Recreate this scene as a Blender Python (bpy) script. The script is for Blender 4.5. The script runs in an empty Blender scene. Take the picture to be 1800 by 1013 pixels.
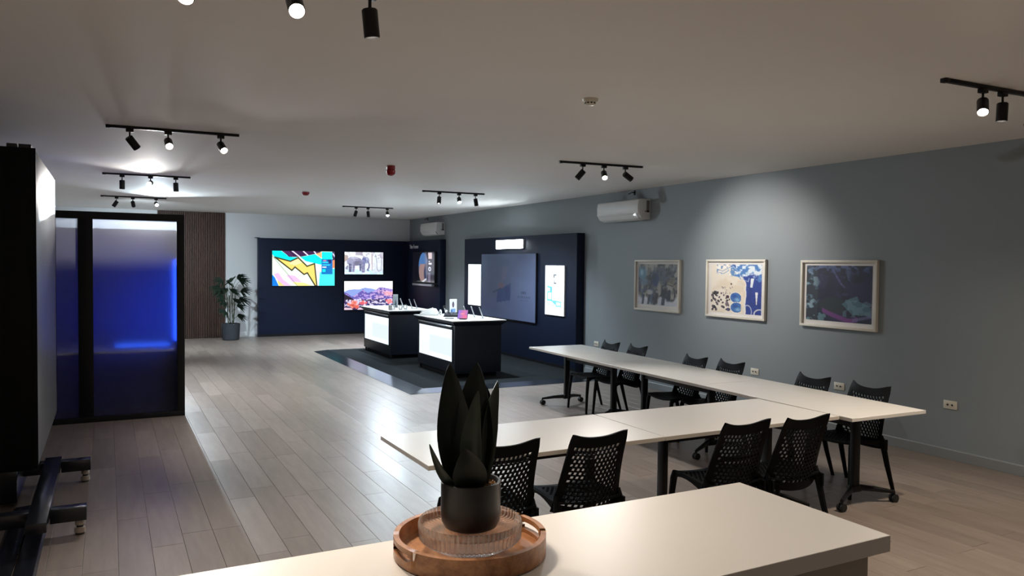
import bpy, bmesh, math, random
import numpy as np
from mathutils import Vector, Matrix

random.seed(7)
scene = bpy.context.scene
COL = scene.collection
PI = math.pi

def lin(r, g, b):
    def c(x):
        x /= 255.0
        return x / 12.92 if x <= 0.04045 else ((x + 0.055) / 1.055) ** 2.4
    return (c(r), c(g), c(b))

# ------------------------------------------------------------------ camera
F_PX, W_PX = 1345.0, 1800.0
HC = 1.82
_y = np.array([190 - 900, 457 - 506.5, F_PX]); _y /= np.linalg.norm(_y)
_x = np.array([3450 - 900, 490 - 506.5, F_PX]); _x -= _y * (_x @ _y); _x /= np.linalg.norm(_x)
_z = np.cross(_x, _y)
if _z[1] > 0:
    _z = -_z
RC = np.array([_x, _y, _z])          # rows: world axes in camera axes (right, down, forward)
cam_data = bpy.data.cameras.new('camera')
cam_data.sensor_width = 36.0
cam_data.lens = F_PX / W_PX * 36.0
cam_data.clip_start = 0.05
cam = bpy.data.objects.new('camera', cam_data)
COL.objects.link(cam)
right, down, fwd = RC[:, 0], RC[:, 1], RC[:, 2]
cam.matrix_world = Matrix(((right[0], -down[0], -fwd[0], 0), (right[1], -down[1], -fwd[1], 0),
                           (right[2], -down[2], -fwd[2], HC), (0, 0, 0, 1)))
scene.camera = cam

def proj(p):
    c = RC.T @ (np.array(p) - np.array([0, 0, HC]))
    if c[2] < 0.2:
        return None
    return 900 + F_PX * c[0] / c[2], 506.5 + F_PX * c[1] / c[2], c[2]

# ------------------------------------------------------------------ world and exposure
world = bpy.data.worlds.new('world'); scene.world = world
world.use_nodes = True
world.node_tree.nodes['Background'].inputs[0].default_value = (0.02, 0.02, 0.025, 1)
world.node_tree.nodes['Background'].inputs[1].default_value = 1.0
vs = scene.view_settings
vs.view_transform = 'Standard'; vs.look = 'None'; vs.gamma = 1.0; vs.use_curve_mapping = False
vs.exposure = 0.45
SPOT_W = 117.0          # power of an ordinary track spotlight
WARM = (1.0, 0.85, 0.69)     # lamps near the camera
MILD = (1.0, 0.95, 0.90)     # lamps in the middle of the room
COOL = (0.76, 0.90, 1.0)     # lamps at the far end

# ------------------------------------------------------------------ materials
def new_mat(name):
    m = bpy.data.materials.new(name); m.use_nodes = True
    nt = m.node_tree
    return m, nt, nt.nodes['Principled BSDF']

def mat(name, col, rough=0.5, metal=0.0, spec=0.5, var=0.06, scale=8.0, bump=0.0, bscale=60.0, coat=0.0):
    m, nt, b = new_mat(name)
    b.inputs['Roughness'].default_value = rough
    b.inputs['Metallic'].default_value = metal
    b.inputs['Specular IOR Level'].default_value = spec
    b.inputs['Coat Weight'].default_value = coat
    tc = nt.nodes.new('ShaderNodeTexCoord')
    nz = nt.nodes.new('ShaderNodeTexNoise'); nz.inputs['Scale'].default_value = scale; nz.inputs['Detail'].default_value = 4
    nt.links.new(tc.outputs['Object'], nz.inputs['Vector'])
    mix = nt.nodes.new('ShaderNodeMix'); mix.data_type = 'RGBA'
    mix.inputs[6].default_value = (*[c * (1 - var) for c in col], 1)
    mix.inputs[7].default_value = (*[min(1, c * (1 + var)) for c in col], 1)
    nt.links.new(nz.outputs[0], mix.inputs[0])
    nt.links.new(mix.outputs[2], b.inputs['Base Color'])
    if bump:
        n2 = nt.nodes.new('ShaderNodeTexNoise'); n2.inputs['Scale'].default_value = bscale; n2.inputs['Detail'].default_value = 3
        nt.links.new(tc.outputs['Object'], n2.inputs['Vector'])
        bp = nt.nodes.new('ShaderNodeBump'); bp.inputs['Strength'].default_value = bump; bp.inputs['Distance'].default_value = 0.01
        nt.links.new(n2.outputs[0], bp.inputs['Height'])
        nt.links.new(bp.outputs[0], b.inputs['Normal'])
    return m

def emit(name, col, strength):
    m, nt, b = new_mat(name)
    b.inputs['Base Color'].default_value = (*[c * 0.4 for c in col], 1)
    b.inputs['Emission Color'].default_value = (*col, 1)
    b.inputs['Emission Strength'].default_value = strength
    b.inputs['Roughness'].default_value = 0.3
    return m

def attr_mat(name, strength=None, rough=0.4, coat=0.0, gain=1.0):
    m, nt, b = new_mat(name)
    a = nt.nodes.new('ShaderNodeAttribute'); a.attribute_name = 'col'
    b.inputs['Roughness'].default_value = rough
    b.inputs['Coat Weight'].default_value = coat
    b.inputs['Coat Roughness'].default_value = 0.08
    if strength is None:
        nt.links.new(a.outputs['Color'], b.inputs['Base Color'])
    else:
        b.inputs['Base Color'].default_value = (0.01, 0.01, 0.01, 1)
        nt.links.new(a.outputs['Color'], b.inputs['Emission Color'])
        b.inputs['Emission Strength'].default_value = strength
    return m

def wood_mat(name, c1, c2, rough, scale=(3, 0.35, 3), use_attr=False, rnd=0.085):
    m, nt, b = new_mat(name)
    b.inputs['Roughness'].default_value = rough
    tc = nt.nodes.new('ShaderNodeTexCoord')
    geo = nt.nodes.new('ShaderNodeNewGeometry')
    mp = nt.nodes.new('ShaderNodeMapping'); mp.inputs['Scale'].default_value = scale
    nt.links.new(geo.outputs['Position'], mp.inputs['Vector'])
    nz = nt.nodes.new('ShaderNodeTexNoise'); nz.inputs['Scale'].default_value = 6; nz.inputs['Detail'].default_value = 6
    nz.inputs['Roughness'].default_value = 0.65
    nt.links.new(mp.outputs[0], nz.inputs['Vector'])
    ramp = nt.nodes.new('ShaderNodeValToRGB')
    ramp.color_ramp.elements[0].position = 0.3; ramp.color_ramp.elements[0].color = (*c1, 1)
    ramp.color_ramp.elements[1].position = 0.7; ramp.color_ramp.elements[1].color = (*c2, 1)
    nt.links.new(nz.outputs[0], ramp.inputs[0])
    if use_attr:
        src = nt.nodes.new('ShaderNodeAttribute'); src.attribute_name = 'tone'; out = src.outputs['Fac']
    else:
        src = nt.nodes.new('ShaderNodeObjectInfo'); out = src.outputs['Random']
    mr = nt.nodes.new('ShaderNodeMapRange')
    mr.inputs['To Min'].default_value = 1 - rnd; mr.inputs['To Max'].default_value = 1 + rnd
    nt.links.new(out, mr.inputs['Value'])
    mul = nt.nodes.new('ShaderNodeVectorMath'); mul.operation = 'SCALE'
    nt.links.new(ramp.outputs[0], mul.inputs[0]); nt.links.new(mr.outputs[0], mul.inputs['Scale'])
    nt.links.new(mul.outputs[0], b.inputs['Base Color'])
    mr2 = nt.nodes.new('ShaderNodeMapRange')
    mr2.inputs['To Min'].default_value = rough - 0.03; mr2.inputs['To Max'].default_value = rough + 0.05
    nt.links.new(out, mr2.inputs['Value']); nt.links.new(mr2.outputs[0], b.inputs['Roughness'])
    bp = nt.nodes.new('ShaderNodeBump'); bp.inputs['Strength'].default_value = 0.08; bp.inputs['Distance'].default_value = 0.003
    nt.links.new(nz.outputs[0], bp.inputs['Height']); nt.links.new(bp.outputs[0], b.inputs['Normal'])
    return m

PLANK_A, PLANK_B = (0.212, 0.170, 0.142), (0.280, 0.230, 0.198)
M = {}
M['plank'] = wood_mat('oak plank', PLANK_A, PLANK_B, 0.35)
M['plank_far'] = wood_mat('oak plank field', PLANK_A, PLANK_B, 0.35, use_attr=True)
M['subfloor'] = mat('subfloor', (0.06, 0.05, 0.04), 0.9)
M['ceiling'] = mat('ceiling paint', (0.82, 0.80, 0.77), 0.75, var=0.03, scale=1.5, bump=0.05, bscale=6)
M['wall_grey'] = mat('grey wall paint', (0.235, 0.262, 0.275), 0.5, var=0.03, scale=2, bump=0.03, bscale=90)
M['wall_white'] = mat('white wall paint', (0.62, 0.64, 0.65), 0.7, var=0.02, bump=0.03, bscale=90)
M['wall_dim'] = mat('white side wall paint', (0.76, 0.74, 0.71), 0.8, var=0.03)
M['skirt_grey'] = mat('grey skirting', (0.25, 0.275, 0.285), 0.4, var=0.03)
M['skirt_white'] = mat('white skirting', (0.68, 0.69, 0.70), 0.4, var=0.02)
M['slat'] = wood_mat('walnut slat', (0.046, 0.023, 0.015), (0.090, 0.046, 0.030), 0.6, scale=(8, 8, 0.6), rnd=0.15)
M['slat_felt'] = mat('black felt', (0.008, 0.008, 0.008), 0.95)
M['black'] = mat('black plastic', (0.012, 0.012, 0.013), 0.45, var=0.1)
M['chair'] = mat('black moulded plastic', (0.0048, 0.0053, 0.0063), 0.58, spec=0.10, var=0.1, bump=0.05, bscale=300)
M['black_metal'] = mat('black powder coat', (0.007, 0.007, 0.008), 0.42, spec=0.3, var=0.1, bump=0.03, bscale=200)
M['rubber'] = mat('black rubber', (0.01, 0.01, 0.01), 0.7)
M['navy'] = mat('navy black laminate', (0.008, 0.014, 0.036), 0.5, spec=0.22, var=0.05)
M['navy_side'] = mat('charcoal laminate', (0.012, 0.016, 0.026), 0.42, spec=0.3, var=0.05)
M['white_top'] = mat('white laminate', (0.72, 0.70, 0.66), 0.33, var=0.015)
M['white_edge'] = mat('edge banding', (0.60, 0.56, 0.50), 0.45, var=0.02)
M['counter_top'] = mat('counter laminate', (0.74, 0.71, 0.67), 0.40, var=0.012)
M['counter_body'] = mat('counter panel', (0.40, 0.36, 0.32), 0.5, var=0.02)
M['white_plastic'] = mat('white plastic', (0.70, 0.70, 0.68), 0.35, var=0.02)
M['ivory'] = mat('ivory plastic', (0.66, 0.62, 0.52), 0.4, var=0.03)
M['dark_hole'] = mat('socket hole', (0.01, 0.008, 0.006), 0.6)
M['frame_wood'] = mat('pale wood frame', (0.66, 0.62, 0.53), 0.45, var=0.06, scale=30)
M['mount'] = mat('off white mount board', (0.72, 0.69, 0.66), 0.8, var=0.01)
M['steel'] = mat('brushed steel', (0.45, 0.47, 0.50), 0.28, metal=1.0, var=0.05, scale=40)
M['silver'] = mat('silver holder', (0.55, 0.56, 0.57), 0.35, metal=0.6)
M['carpet'] = mat('dark carpet tile', (0.021, 0.024, 0.026), 1.0, spec=0.03, var=0.35, scale=160, bump=0.5, bscale=500)
M['red'] = mat('red plastic', (0.26, 0.008, 0.012), 0.25, var=0.08)
M['pot'] = mat('black ceramic', (0.010, 0.010, 0.011), 0.38, var=0.1)
M['pot_grey'] = mat('charcoal planter', (0.030, 0.034, 0.042), 0.6, var=0.1)
M['gravel'] = mat('tan gravel', (0.36, 0.23, 0.12), 0.8, var=0.45, scale=60)
M['soil'] = mat('soil', (0.03, 0.02, 0.014), 0.95)
M['leaf'] = mat('dark green leaf', (0.009, 0.0145, 0.0115), 0.40, spec=0.3, var=0.35, scale=14)
M['leaf_pale'] = mat('grey green leaf', (0.052, 0.066, 0.055), 0.42, spec=0.3, var=0.3, scale=14)
M['palm'] = mat('palm leaf', (0.010, 0.024, 0.014), 0.5, spec=0.3, var=0.35, scale=20)
M['palm_stem'] = mat('palm stem', (0.05, 0.055, 0.03), 0.6, var=0.3)
M['tray'] = wood_mat('acacia wood', (0.24, 0.085, 0.030), (0.58, 0.28, 0.12), 0.38, scale=(6, 1.4, 6), rnd=0.04)
M['pale_panel'] = mat('pale grey screen face', (0.125, 0.125, 0.125), 0.36, var=0.03)
M['matte_black'] = mat('matte black back cover', (0.0045, 0.005, 0.006), 0.6, spec=0.15)
M['gloss_black'] = mat('gloss black base', (0.012, 0.014, 0.020), 0.22)
M['bronze_frame'] = mat('dark bronze aluminium', (0.006, 0.006, 0.007), 0.5, spec=0.25)
M['caster_beige'] = mat('beige caster', (0.42, 0.36, 0.30), 0.5)
M['lens'] = emit('lamp lens', (1.0, 0.88, 0.74), 40.0)
M['lens_cool'] = emit('cool lamp lens', (0.92, 0.96, 1.0), 40.0)
M['reflector'] = mat('lamp reflector', (0.8, 0.75, 0.65), 0.3)
M['lightbox'] = emit('lit acrylic', (0.86, 0.94, 1.0), 2.2)
M['sign'] = emit('lit sign face', (0.84, 0.94, 1.0), 30.0)
M['blue_led'] = emit('blue led panel', (0.02, 0.085, 1.0), 3.0)
M['blue_bar'] = emit('added blue glow', (0.03, 0.13, 1.0), 2.2)
M['led_dot'] = emit('white indicator', (0.9, 0.95, 1.0), 3.0)

def glass_mat(name, col, rough, ior=1.45, trans=0.0, tcol=None):
    m, nt, b = new_mat(name)
    b.inputs['Base Color'].default_value = (*col, 1)
    b.inputs['Transmission Weight'].default_value = 1.0
    b.inputs['Roughness'].default_value = rough
    b.inputs['IOR'].default_value = ior
    if trans:
        tl = nt.nodes.new('ShaderNodeBsdfTranslucent'); tl.inputs['Color'].default_value = (*(tcol or col), 1)
        mx = nt.nodes.new('ShaderNodeMixShader'); mx.inputs[0].default_value = trans
        out = nt.nodes['Material Output']
        nt.links.new(b.outputs[0], mx.inputs[1]); nt.links.new(tl.outputs[0], mx.inputs[2])
        nt.links.new(mx.outputs[0], out.inputs[0])
    return m
M['frosted'] = glass_mat('frosted glass', (0.84, 0.86, 0.94), 0.55, 1.2, 0.10, (0.8, 0.82, 0.9))
M['glass'] = glass_mat('clear glass', (0.98, 0.985, 0.98), 0.015, 1.36)
_nt = M['glass'].node_tree; _tp = _nt.nodes.new('ShaderNodeBsdfTransparent'); _mx = _nt.nodes.new('ShaderNodeMixShader'); _mx.inputs[0].default_value = 0.40
_nt.links.new(_nt.nodes['Principled BSDF'].outputs[0], _mx.inputs[1]); _nt.links.new(_tp.outputs[0], _mx.inputs[2]); _df = _nt.nodes.new('ShaderNodeBsdfDiffuse'); _df.inputs[0].default_value = (0.92, 0.90, 0.86, 1); _m2 = _nt.nodes.new('ShaderNodeMixShader')
_tc = _nt.nodes.new('ShaderNodeTexCoord'); _sx = _nt.nodes.new('ShaderNodeSeparateXYZ'); _nt.links.new(_tc.outputs['Object'], _sx.inputs[0])
def _math(op, a, b):
    n_ = _nt.nodes.new('ShaderNodeMath'); n_.operation = op
    for i_, v_ in enumerate((a, b)):
        if isinstance(v_, (int, float)):
            n_.inputs[i_].default_value = v_
        elif v_ is not None:
            _nt.links.new(v_, n_.inputs[i_])
    return n_.outputs[0]
_ang = _math('ARCTAN2', _sx.outputs[1], _sx.outputs[0])
_rib_shine = _math('GREATER_THAN', _math('SINE', _math('MULTIPLY', _ang, 64.0), None), 0.35)  # white stripes painted in for the light the glass ribs catch
_zone = _math('GREATER_THAN', _sx.outputs[2], 0.024)
_nt.links.new(_math('MULTIPLY', _math('MULTIPLY', _rib_shine, _zone), 0.26), _m2.inputs[0])
_nt.links.new(_mx.outputs[0], _m2.inputs[1]); _nt.links.new(_df.outputs[0], _m2.inputs[2]); _nt.links.new(_m2.outputs[0], _nt.nodes['Material Output'].inputs[0])

# ------------------------------------------------------------------ mesh helpers
class MB:
    def __init__(s):
        s.v = []; s.f = []
    def add(s, vs_, fs):
        o = len(s.v); s.v += [tuple(p) for p in vs_]; s.f += [tuple(i + o for i in f) for f in fs]; return s
    def box(s, x0, x1, y0, y1, z0, z1):
        return s.add([(x0, y0, z0), (x1, y0, z0), (x1, y1, z0), (x0, y1, z0), (x0, y0, z1), (x1, y0, z1), (x1, y1, z1), (x0, y1, z1)],
                     [(0, 3, 2, 1), (4, 5, 6, 7), (0, 1, 5, 4), (1, 2, 6, 5), (2, 3, 7, 6), (3, 0, 4, 7)])
    def prism(s, poly, axis, a, b):
        """closed polygon in two axes, extruded along the third"""
        n = len(poly)
        def P(p, t):
            return {'x': (t, p[0], p[1]), 'y': (p[0], t, p[1]), 'z': (p[0], p[1], t)}[axis]
        return s.add([P(p, a) for p in poly] + [P(p, b) for p in poly],
                     [tuple(range(n))[::-1], tuple(range(n, 2 * n))] + [(i, (i + 1) % n, n + (i + 1) % n, n + i) for i in range(n)])
    def tube(s, pts, rad, n=10, cap=True, flat=1.0):
        pts = [Vector(p) for p in pts]
        if not isinstance(rad, (list, tuple)):
            rad = [rad] * len(pts)
        rings = []
        up = None
        for i, p in enumerate(pts):
            d = (pts[min(i + 1, len(pts) - 1)] - pts[max(i - 1, 0)]).normalized()
            if up is None:
                up = Vector((0, 0, 1)) if abs(d.z) < 0.9 else Vector((0, 1, 0))
            a = d.cross(up).normalized(); b = a.cross(d).normalized(); up = b
            rings.append([p + (a * math.cos(2 * PI * (k + 0.5) / n) + b * flat * math.sin(2 * PI * (k + 0.5) / n)) * rad[i] for k in range(n)])
        vs_ = [q for r in rings for q in r]; fs = []
        for i in range(len(pts) - 1):
            for k in range(n):
                fs.append((i * n + k, i * n + (k + 1) % n, (i + 1) * n + (k + 1) % n, (i + 1) * n + k))
        if cap:
            fs.append(tuple(range(n))[::-1]); fs.append(tuple(range((len(pts) - 1) * n, len(pts) * n)))
        return s.add(vs_, fs)
    def lathe(s, prof, n=32, c=(0, 0, 0), ribs=None):
        """profile of (r, z); closed on the axis where r = 0"""
        vs_ = []; fs = []
        for j, (r, z) in enumerate(prof):
            for k in range(n):
                a = 2 * PI * k / n
                rr = r if ribs is None else ribs(j, k, r)
                vs_.append((c[0] + rr * math.cos(a), c[1] + rr * math.sin(a), c[2] + z))
        for j in range(len(prof) - 1):
            for k in range(n):
                q = (j * n + k, j * n + (k + 1) % n, (j + 1) * n + (k + 1) % n, (j + 1) * n + k)
                fs.append(q)
        return s.add(vs_, fs)
    def build(s, name, m, parent=None, smooth=False, bevel=0.0, segs=2, merge=True, angle=40):
        me = bpy.data.meshes.new(name)
        bm = bmesh.new()
        bvs = [bm.verts.new(p) for p in s.v]
        for f in s.f:
            try:
                bm.faces.new([bvs[i] for i in f])
            except ValueError:
                pass
        if merge:
            bmesh.ops.remove_doubles(bm, verts=bm.verts, dist=1e-5)
        bmesh.ops.recalc_face_normals(bm, faces=bm.faces)
        if bevel:
            bmesh.ops.bevel(bm, geom=[e for e in bm.edges if e.is_manifold and e.calc_face_angle(0) > 0.5], offset=bevel, segments=segs, profile=0.5, affect='EDGES')
        if smooth or bevel:
            for f in bm.faces:
                f.smooth = True
            for e in bm.edges:
                if e.is_manifold and e.calc_face_angle(0) > math.radians(angle):
                    e.smooth = False
        bm.to_mesh(me); bm.free()
        me.materials.append(m)
        return link(name, me, parent)

def link(name, me, parent=None):
    o = bpy.data.objects.new(name, me); COL.objects.link(o)
    if parent is not None:
        o.parent = parent
    return o

def tag(o, label, cat, group=None):
    o['label'] = label; o['category'] = cat
    if group:
        o['group'] = group
    return o

def thing(name, label, cat, loc=(0, 0, 0), rz=0.0, group=None):
    o = bpy.data.objects.new(name, None); COL.objects.link(o)
    o.empty_display_size = 0.1
    o.location = loc; o.rotation_euler = (0, 0, rz)
    return tag(o, label, cat, group)

def struct(o):
    o['kind'] = 'structure'; return o

def copy_tree(o, parent=None):
    c = o.copy(); COL.objects.link(c); c.parent = parent
    for ch in list(o.children):
        copy_tree(ch, c)
    return c

# ------------------------------------------------------------------ flat prints computed as colours on a fine grid
def fbm(nx, ny, cells, seed, octv=4, ax=1.0, ay=1.0):
    r = np.random.RandomState(seed); out = np.zeros((ny, nx)); amp = 1.0; tot = 0
    for o in range(octv):
        cx_ = max(2, int(cells * ax * 2 ** o)); cy_ = max(2, int(cells * ay * 2 ** o))
        g = r.rand(cy_ + 2, cx_ + 2)
        xs = np.linspace(0, cx_, nx); ys = np.linspace(0, cy_, ny)
        xi = xs.astype(int); yi = ys.astype(int)
        xf = xs - xi; yf = ys - yi
        xf = xf * xf * (3 - 2 * xf); yf = yf * yf * (3 - 2 * yf)
        X0 = g[np.ix_(yi, xi)]; X1 = g[np.ix_(yi, xi + 1)]; Y0 = g[np.ix_(yi + 1, xi)]; Y1 = g[np.ix_(yi + 1, xi + 1)]
        out += amp * ((X0 * (1 - xf) + X1 * xf) * (1 - yf)[:, None] + (Y0 * (1 - xf) + Y1 * xf) * yf[:, None])
        tot += amp; amp *= 0.5
    return out / tot

class Canvas:
    def __init__(s, nx, ny, bg):
        s.nx, s.ny = nx, ny
        s.c = np.ones((ny, nx, 3)) * np.array(bg, float)
        s.U, s.V = np.meshgrid(np.linspace(0, 1, nx), np.linspace(0, 1, ny))
    def put(s, mask, col, alpha=1.0):
        a = (np.clip(mask.astype(float), 0, 1) * alpha)[..., None]
        s.c = s.c * (1 - a) + np.array(col, float) * a
        return s
    def poly_mask(s, pts):
        m = np.zeros_like(s.U, bool); n = len(pts)
        for i in range(n):
            x0, y0 = pts[i]; x1, y1 = pts[(i + 1) % n]
            cond = ((y0 > s.V) != (y1 > s.V))
            with np.errstate(divide='ignore', invalid='ignore'):
                xi = (x1 - x0) * (s.V - y0) / ((y1 - y0) if y1 != y0 else 1e-9) + x0
            m ^= cond & (s.U < xi)
        return m
    def poly(s, pts, col, alpha=1.0):
        return s.put(s.poly_mask(pts), col, alpha)
    def ell(s, cx_, cy_, rx, ry, col, alpha=1.0, rot=0.0, soft=0.0):
        du, dv = (s.U - cx_), (s.V - cy_)
        ca, sa = math.cos(rot), math.sin(rot)
        d = ((du * ca + dv * sa) / rx) ** 2 + ((-du * sa + dv * ca) / ry) ** 2
        m = (d < 1) if not soft else np.clip((1 - np.sqrt(d)) / soft, 0, 1)
        return s.put(m, col, alpha)
    def line(s, pts, w, col, alpha=1.0, asp=1.0):
        for (x0, y0), (x1, y1) in zip(pts[:-1], pts[1:]):
            dx, dy = (x1 - x0), (y1 - y0) / asp
            t = np.clip(((s.U - x0) * dx + (s.V - y0) / asp * dy) / (dx * dx + dy * dy + 1e-12), 0, 1)
            d = np.hypot(s.U - x0 - t * dx, (s.V - y0) / asp - t * dy)
            s.put(np.clip((w - d) / (w * 0.35) , 0, 1), col, alpha)
        return s
    def obj(s, name, origin, eu, ev, m, parent, lift=0.0):
        """origin = top left corner, eu / ev = vectors of the full width / height (downwards)"""
        o, eu, ev = np.array(origin, float), np.array(eu, float), np.array(ev, float)
        P = o + s.U[..., None] * eu + s.V[..., None] * ev
        nx, ny = s.nx, s.ny
        idx = np.arange(nx * ny).reshape(ny, nx)
        faces = np.stack([idx[:-1, :-1], idx[1:, :-1], idx[1:, 1:], idx[:-1, 1:]], -1).reshape(-1, 4)
        me = bpy.data.meshes.new(name)
        me.vertices.add(nx * ny); me.vertices.foreach_set('co', P.reshape(-1).astype(np.float32))
        nf = len(faces)
        me.loops.add(nf * 4); me.loops.foreach_set('vertex_index', faces.reshape(-1).astype(np.int32))
        me.polygons.add(nf); me.polygons.foreach_set('loop_start', np.arange(0, nf * 4, 4, dtype=np.int32))
        me.update(calc_edges=True)
        c = np.clip(s.c / 255.0, 0, 1)
        c = np.where(c <= 0.04045, c / 12.92, ((c + 0.055) / 1.055) ** 2.4)
        a = me.color_attributes.new('col', 'FLOAT_COLOR', 'POINT')
        a.data.foreach_set('color', np.concatenate([c.reshape(-1, 3), np.ones((nx * ny, 1))], 1).reshape(-1).astype(np.float32))
        me.materials.append(m)
        return link(name, me, parent)

# ================================================================== the room
XR, ZC, YB, XL, YF = 7.09, 2.965, 19.27, -3.4, -3.2
struct(MB().box(XR, XR + 0.15, YF - 0.15, YB + 0.15, -0.1, ZC).build('wall_right', M['wall_grey']))
struct(MB().box(XL - 0.15, XR, YB, YB + 0.15, -0.1, ZC).build('wall_back', M['wall_white']))
struct(MB().box(XL - 0.15, XL, YF, YB, -0.1, ZC).build('wall_left', M['wall_dim']))
struct(MB().box(XL - 0.15, XR, YF - 0.15, YF, -0.1, ZC).build('wall_front', mat('dark rear wall paint', (0.22, 0.215, 0.21), 0.8, var=0.03)))
struct(MB().box(XL - 0.15, XR + 0.15, YF - 0.15, YB + 0.15, ZC, ZC + 0.12).build('ceiling', M['ceiling']))
floor = struct(MB().box(XL - 0.15, XR, YF - 0.15, YB, -0.1, -0.008).build('floor', M['subfloor']))
struct(MB().prism([(XR - 0.014, 0.0), (XR - 0.014, 0.088), (XR - 0.006, 0.098), (XR - 0.001, 0.098), (XR - 0.001, 0.0)], 'y', YF, 10.8).build('baseboard_right', M['skirt_grey']))
struct(MB().prism([(YB - 0.014, 0.0), (YB - 0.014, 0.11), (YB - 0.006, 0.12), (YB - 0.001, 0.12), (YB - 0.001, 0.0)], 'x', 2.45, 3.19).build('baseboard_back', M['skirt_white']))

# floor planks: the 300 that show largest are parts, the rest one part
PWD, PLN, GAP = 0.19, 1.25, 0.0016
def plank_mesh(w, l):
    c = 0.0012; w2, l2 = w / 2 - GAP / 2, l / 2 - GAP / 2
    b = MB()
    lo = [(-w2, -l2, -0.008), (w2, -l2, -0.008), (w2, l2, -0.008), (-w2, l2, -0.008)]
    md = [(x, y, -c) for x, y, z in lo]
    hi = [(x - math.copysign(c, x), y - math.copysign(c, y), 0) for x, y, z in lo]
    return b.add(lo + md + hi, [(0, 1, 5, 4), (1, 2, 6, 5), (2, 3, 7, 6), (3, 0, 4, 7), (4, 5, 9, 8), (5, 6, 10, 9), (6, 7, 11, 10), (7, 4, 8, 11), (8, 9, 10, 11)])
planks = []
ncol = int((XR - XL) / PWD) + 1
for i in range(ncol):
    x0 = XR - 0.015 - (i + 1) * PWD
    if x0 + PWD < XL:
        continue
    y = YF - random.random() * PLN
    while y < YB:
        a, b_ = max(y, YF), min(y + PLN, YB)
        if b_ - a > 0.1:
            planks.append((x0 + PWD / 2, (a + b_) / 2, b_ - a))
        y += PLN
def plank_score(p):
    best = 0; n = 0
    area = 0
    for fx in (-0.45, 0, 0.45):
        for fy in (-0.48, -0.24, 0, 0.24, 0.48):
            q = proj((p[0] + fx * PWD, p[1] + fy * p[2], 0))
            if q and 60 < q[0] < 1800 and 0 < q[1] < 1013:
                inside_platform = 3.68 < p[0] < 6.9 and 9.95 < p[1] + fy * p[2] < 15.5
                under_counter = q[1] > 1013 - (q[0] - 210) * 0.1525 and q[0] < 1300
                if not inside_platform and not under_counter and not (p[0] < 0.75 and p[1] > 9.72):
                    area += 1.82 / (q[2] ** 3)
    return area * p[2]
scored = sorted(planks, key=plank_score, reverse=True)
plank_me = None
far = MB(); far_tone = []
for k, (px_, py_, ln) in enumerate(scored):
    if k < 300 and plank_score((px_, py_, ln)) > 0:
        if plank_me is None:
            o = plank_mesh(PWD, PLN).build('plank', M['plank'], floor); plank_me = o.data
        else:
            o = link('plank', plank_me, floor)
        o.location = (px_, py_, random.uniform(-0.0004, 0.0)); o.scale = (1, ln / PLN, 1)
    else:
        m_ = plank_mesh(PWD, ln); n0 = len(far.v)
        far.add([(a + px_, b + py_, c) for a, b, c in m_.v], m_.f)
        far_tone += [random.random()] * len(m_.v)
me = bpy.data.meshes.new('plank_field'); me.from_pydata(far.v, [], far.f); me.update()
at = me.attributes.new('tone', 'FLOAT', 'POINT'); at.data.foreach_set('value', far_tone)
me.materials.append(M['plank_far'])
o = link('plank_field', me, floor); o['kind'] = 'stuff'

# ------------------------------------------------------------------ track lights (each with its own lamps)
def spot(parent, loc, dirv, power, col, angle=118, blend=0.9, size=0.03):
    l = bpy.data.lights.new('spot_beam', 'SPOT')
    l.energy = power; l.color = col; l.spot_size = math.radians(angle); l.spot_blend = blend; l.shadow_soft_size = size
    o = bpy.data.objects.new('spot_beam', l); COL.objects.link(o); o.parent = parent
    o.location = loc
    o.rotation_euler = Vector(dirv).to_track_quat('-Z', 'Y').to_euler()
    return o

_adapter = None
def track(label, x0, y0, heads, length=1.055, rot=0.0, cool=0, soft=0.03):
    """heads: (offset along the rail, aim direction, relative power)"""
    t = thing('track_light', label, 'track light', (x0, y0, ZC), rot, 'ceiling track lights')
    MB().prism([(-0.017, -0.022), (0.017, -0.022), (0.017, 0.0), (-0.017, 0.0)], 'x', 0, length).build('rail', M['black_metal'], t, bevel=0.002)
    MB().box(-0.012, 0.03, -0.019, 0.019, -0.026, 0.0).build('end_cap', M['black_metal'], t, bevel=0.003)
    for off, d, pw, *ang_ in heads:
        d = Vector(d).normalized()
        MB().box(off - 0.03, off + 0.03, -0.018, 0.018, -0.05, -0.022).build('adapter', M['black_metal'], t, bevel=0.004)
        MB().tube([(off, 0, -0.05), (off, 0, -0.105)], 0.007, 10).build('stem', M['black_metal'], t, smooth=True)
        pivot = Vector((off, 0, -0.108))
        q = d.to_track_quat('-Z', 'Y')
        h = MB().lathe([(0.0, 0.018), (0.028, 0.018), (0.033, 0.012), (0.033, -0.098), (0.030, -0.1), (0.0295, -0.098), (0.027, -0.07), (0.0, -0.068)], 28).build('spotlight', M['black_metal'], t, smooth=True)
        h.location = pivot; h.rotation_euler = q.to_euler()
        lm = M['lens_cool'] if cool == 2 else M['lens']
        MB().lathe([(0.0, -0.084), (0.014, -0.0855), (0.0275, -0.081)], 24).build('lens', lm, h, smooth=True)
        if pw > 0:
            spot(h, (0, 0, -0.104), (0, 0, -1), SPOT_W * pw, (WARM, MILD, COOL)[cool], ang_[0] if ang_ else 118, 0.95, soft)
    return t

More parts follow.
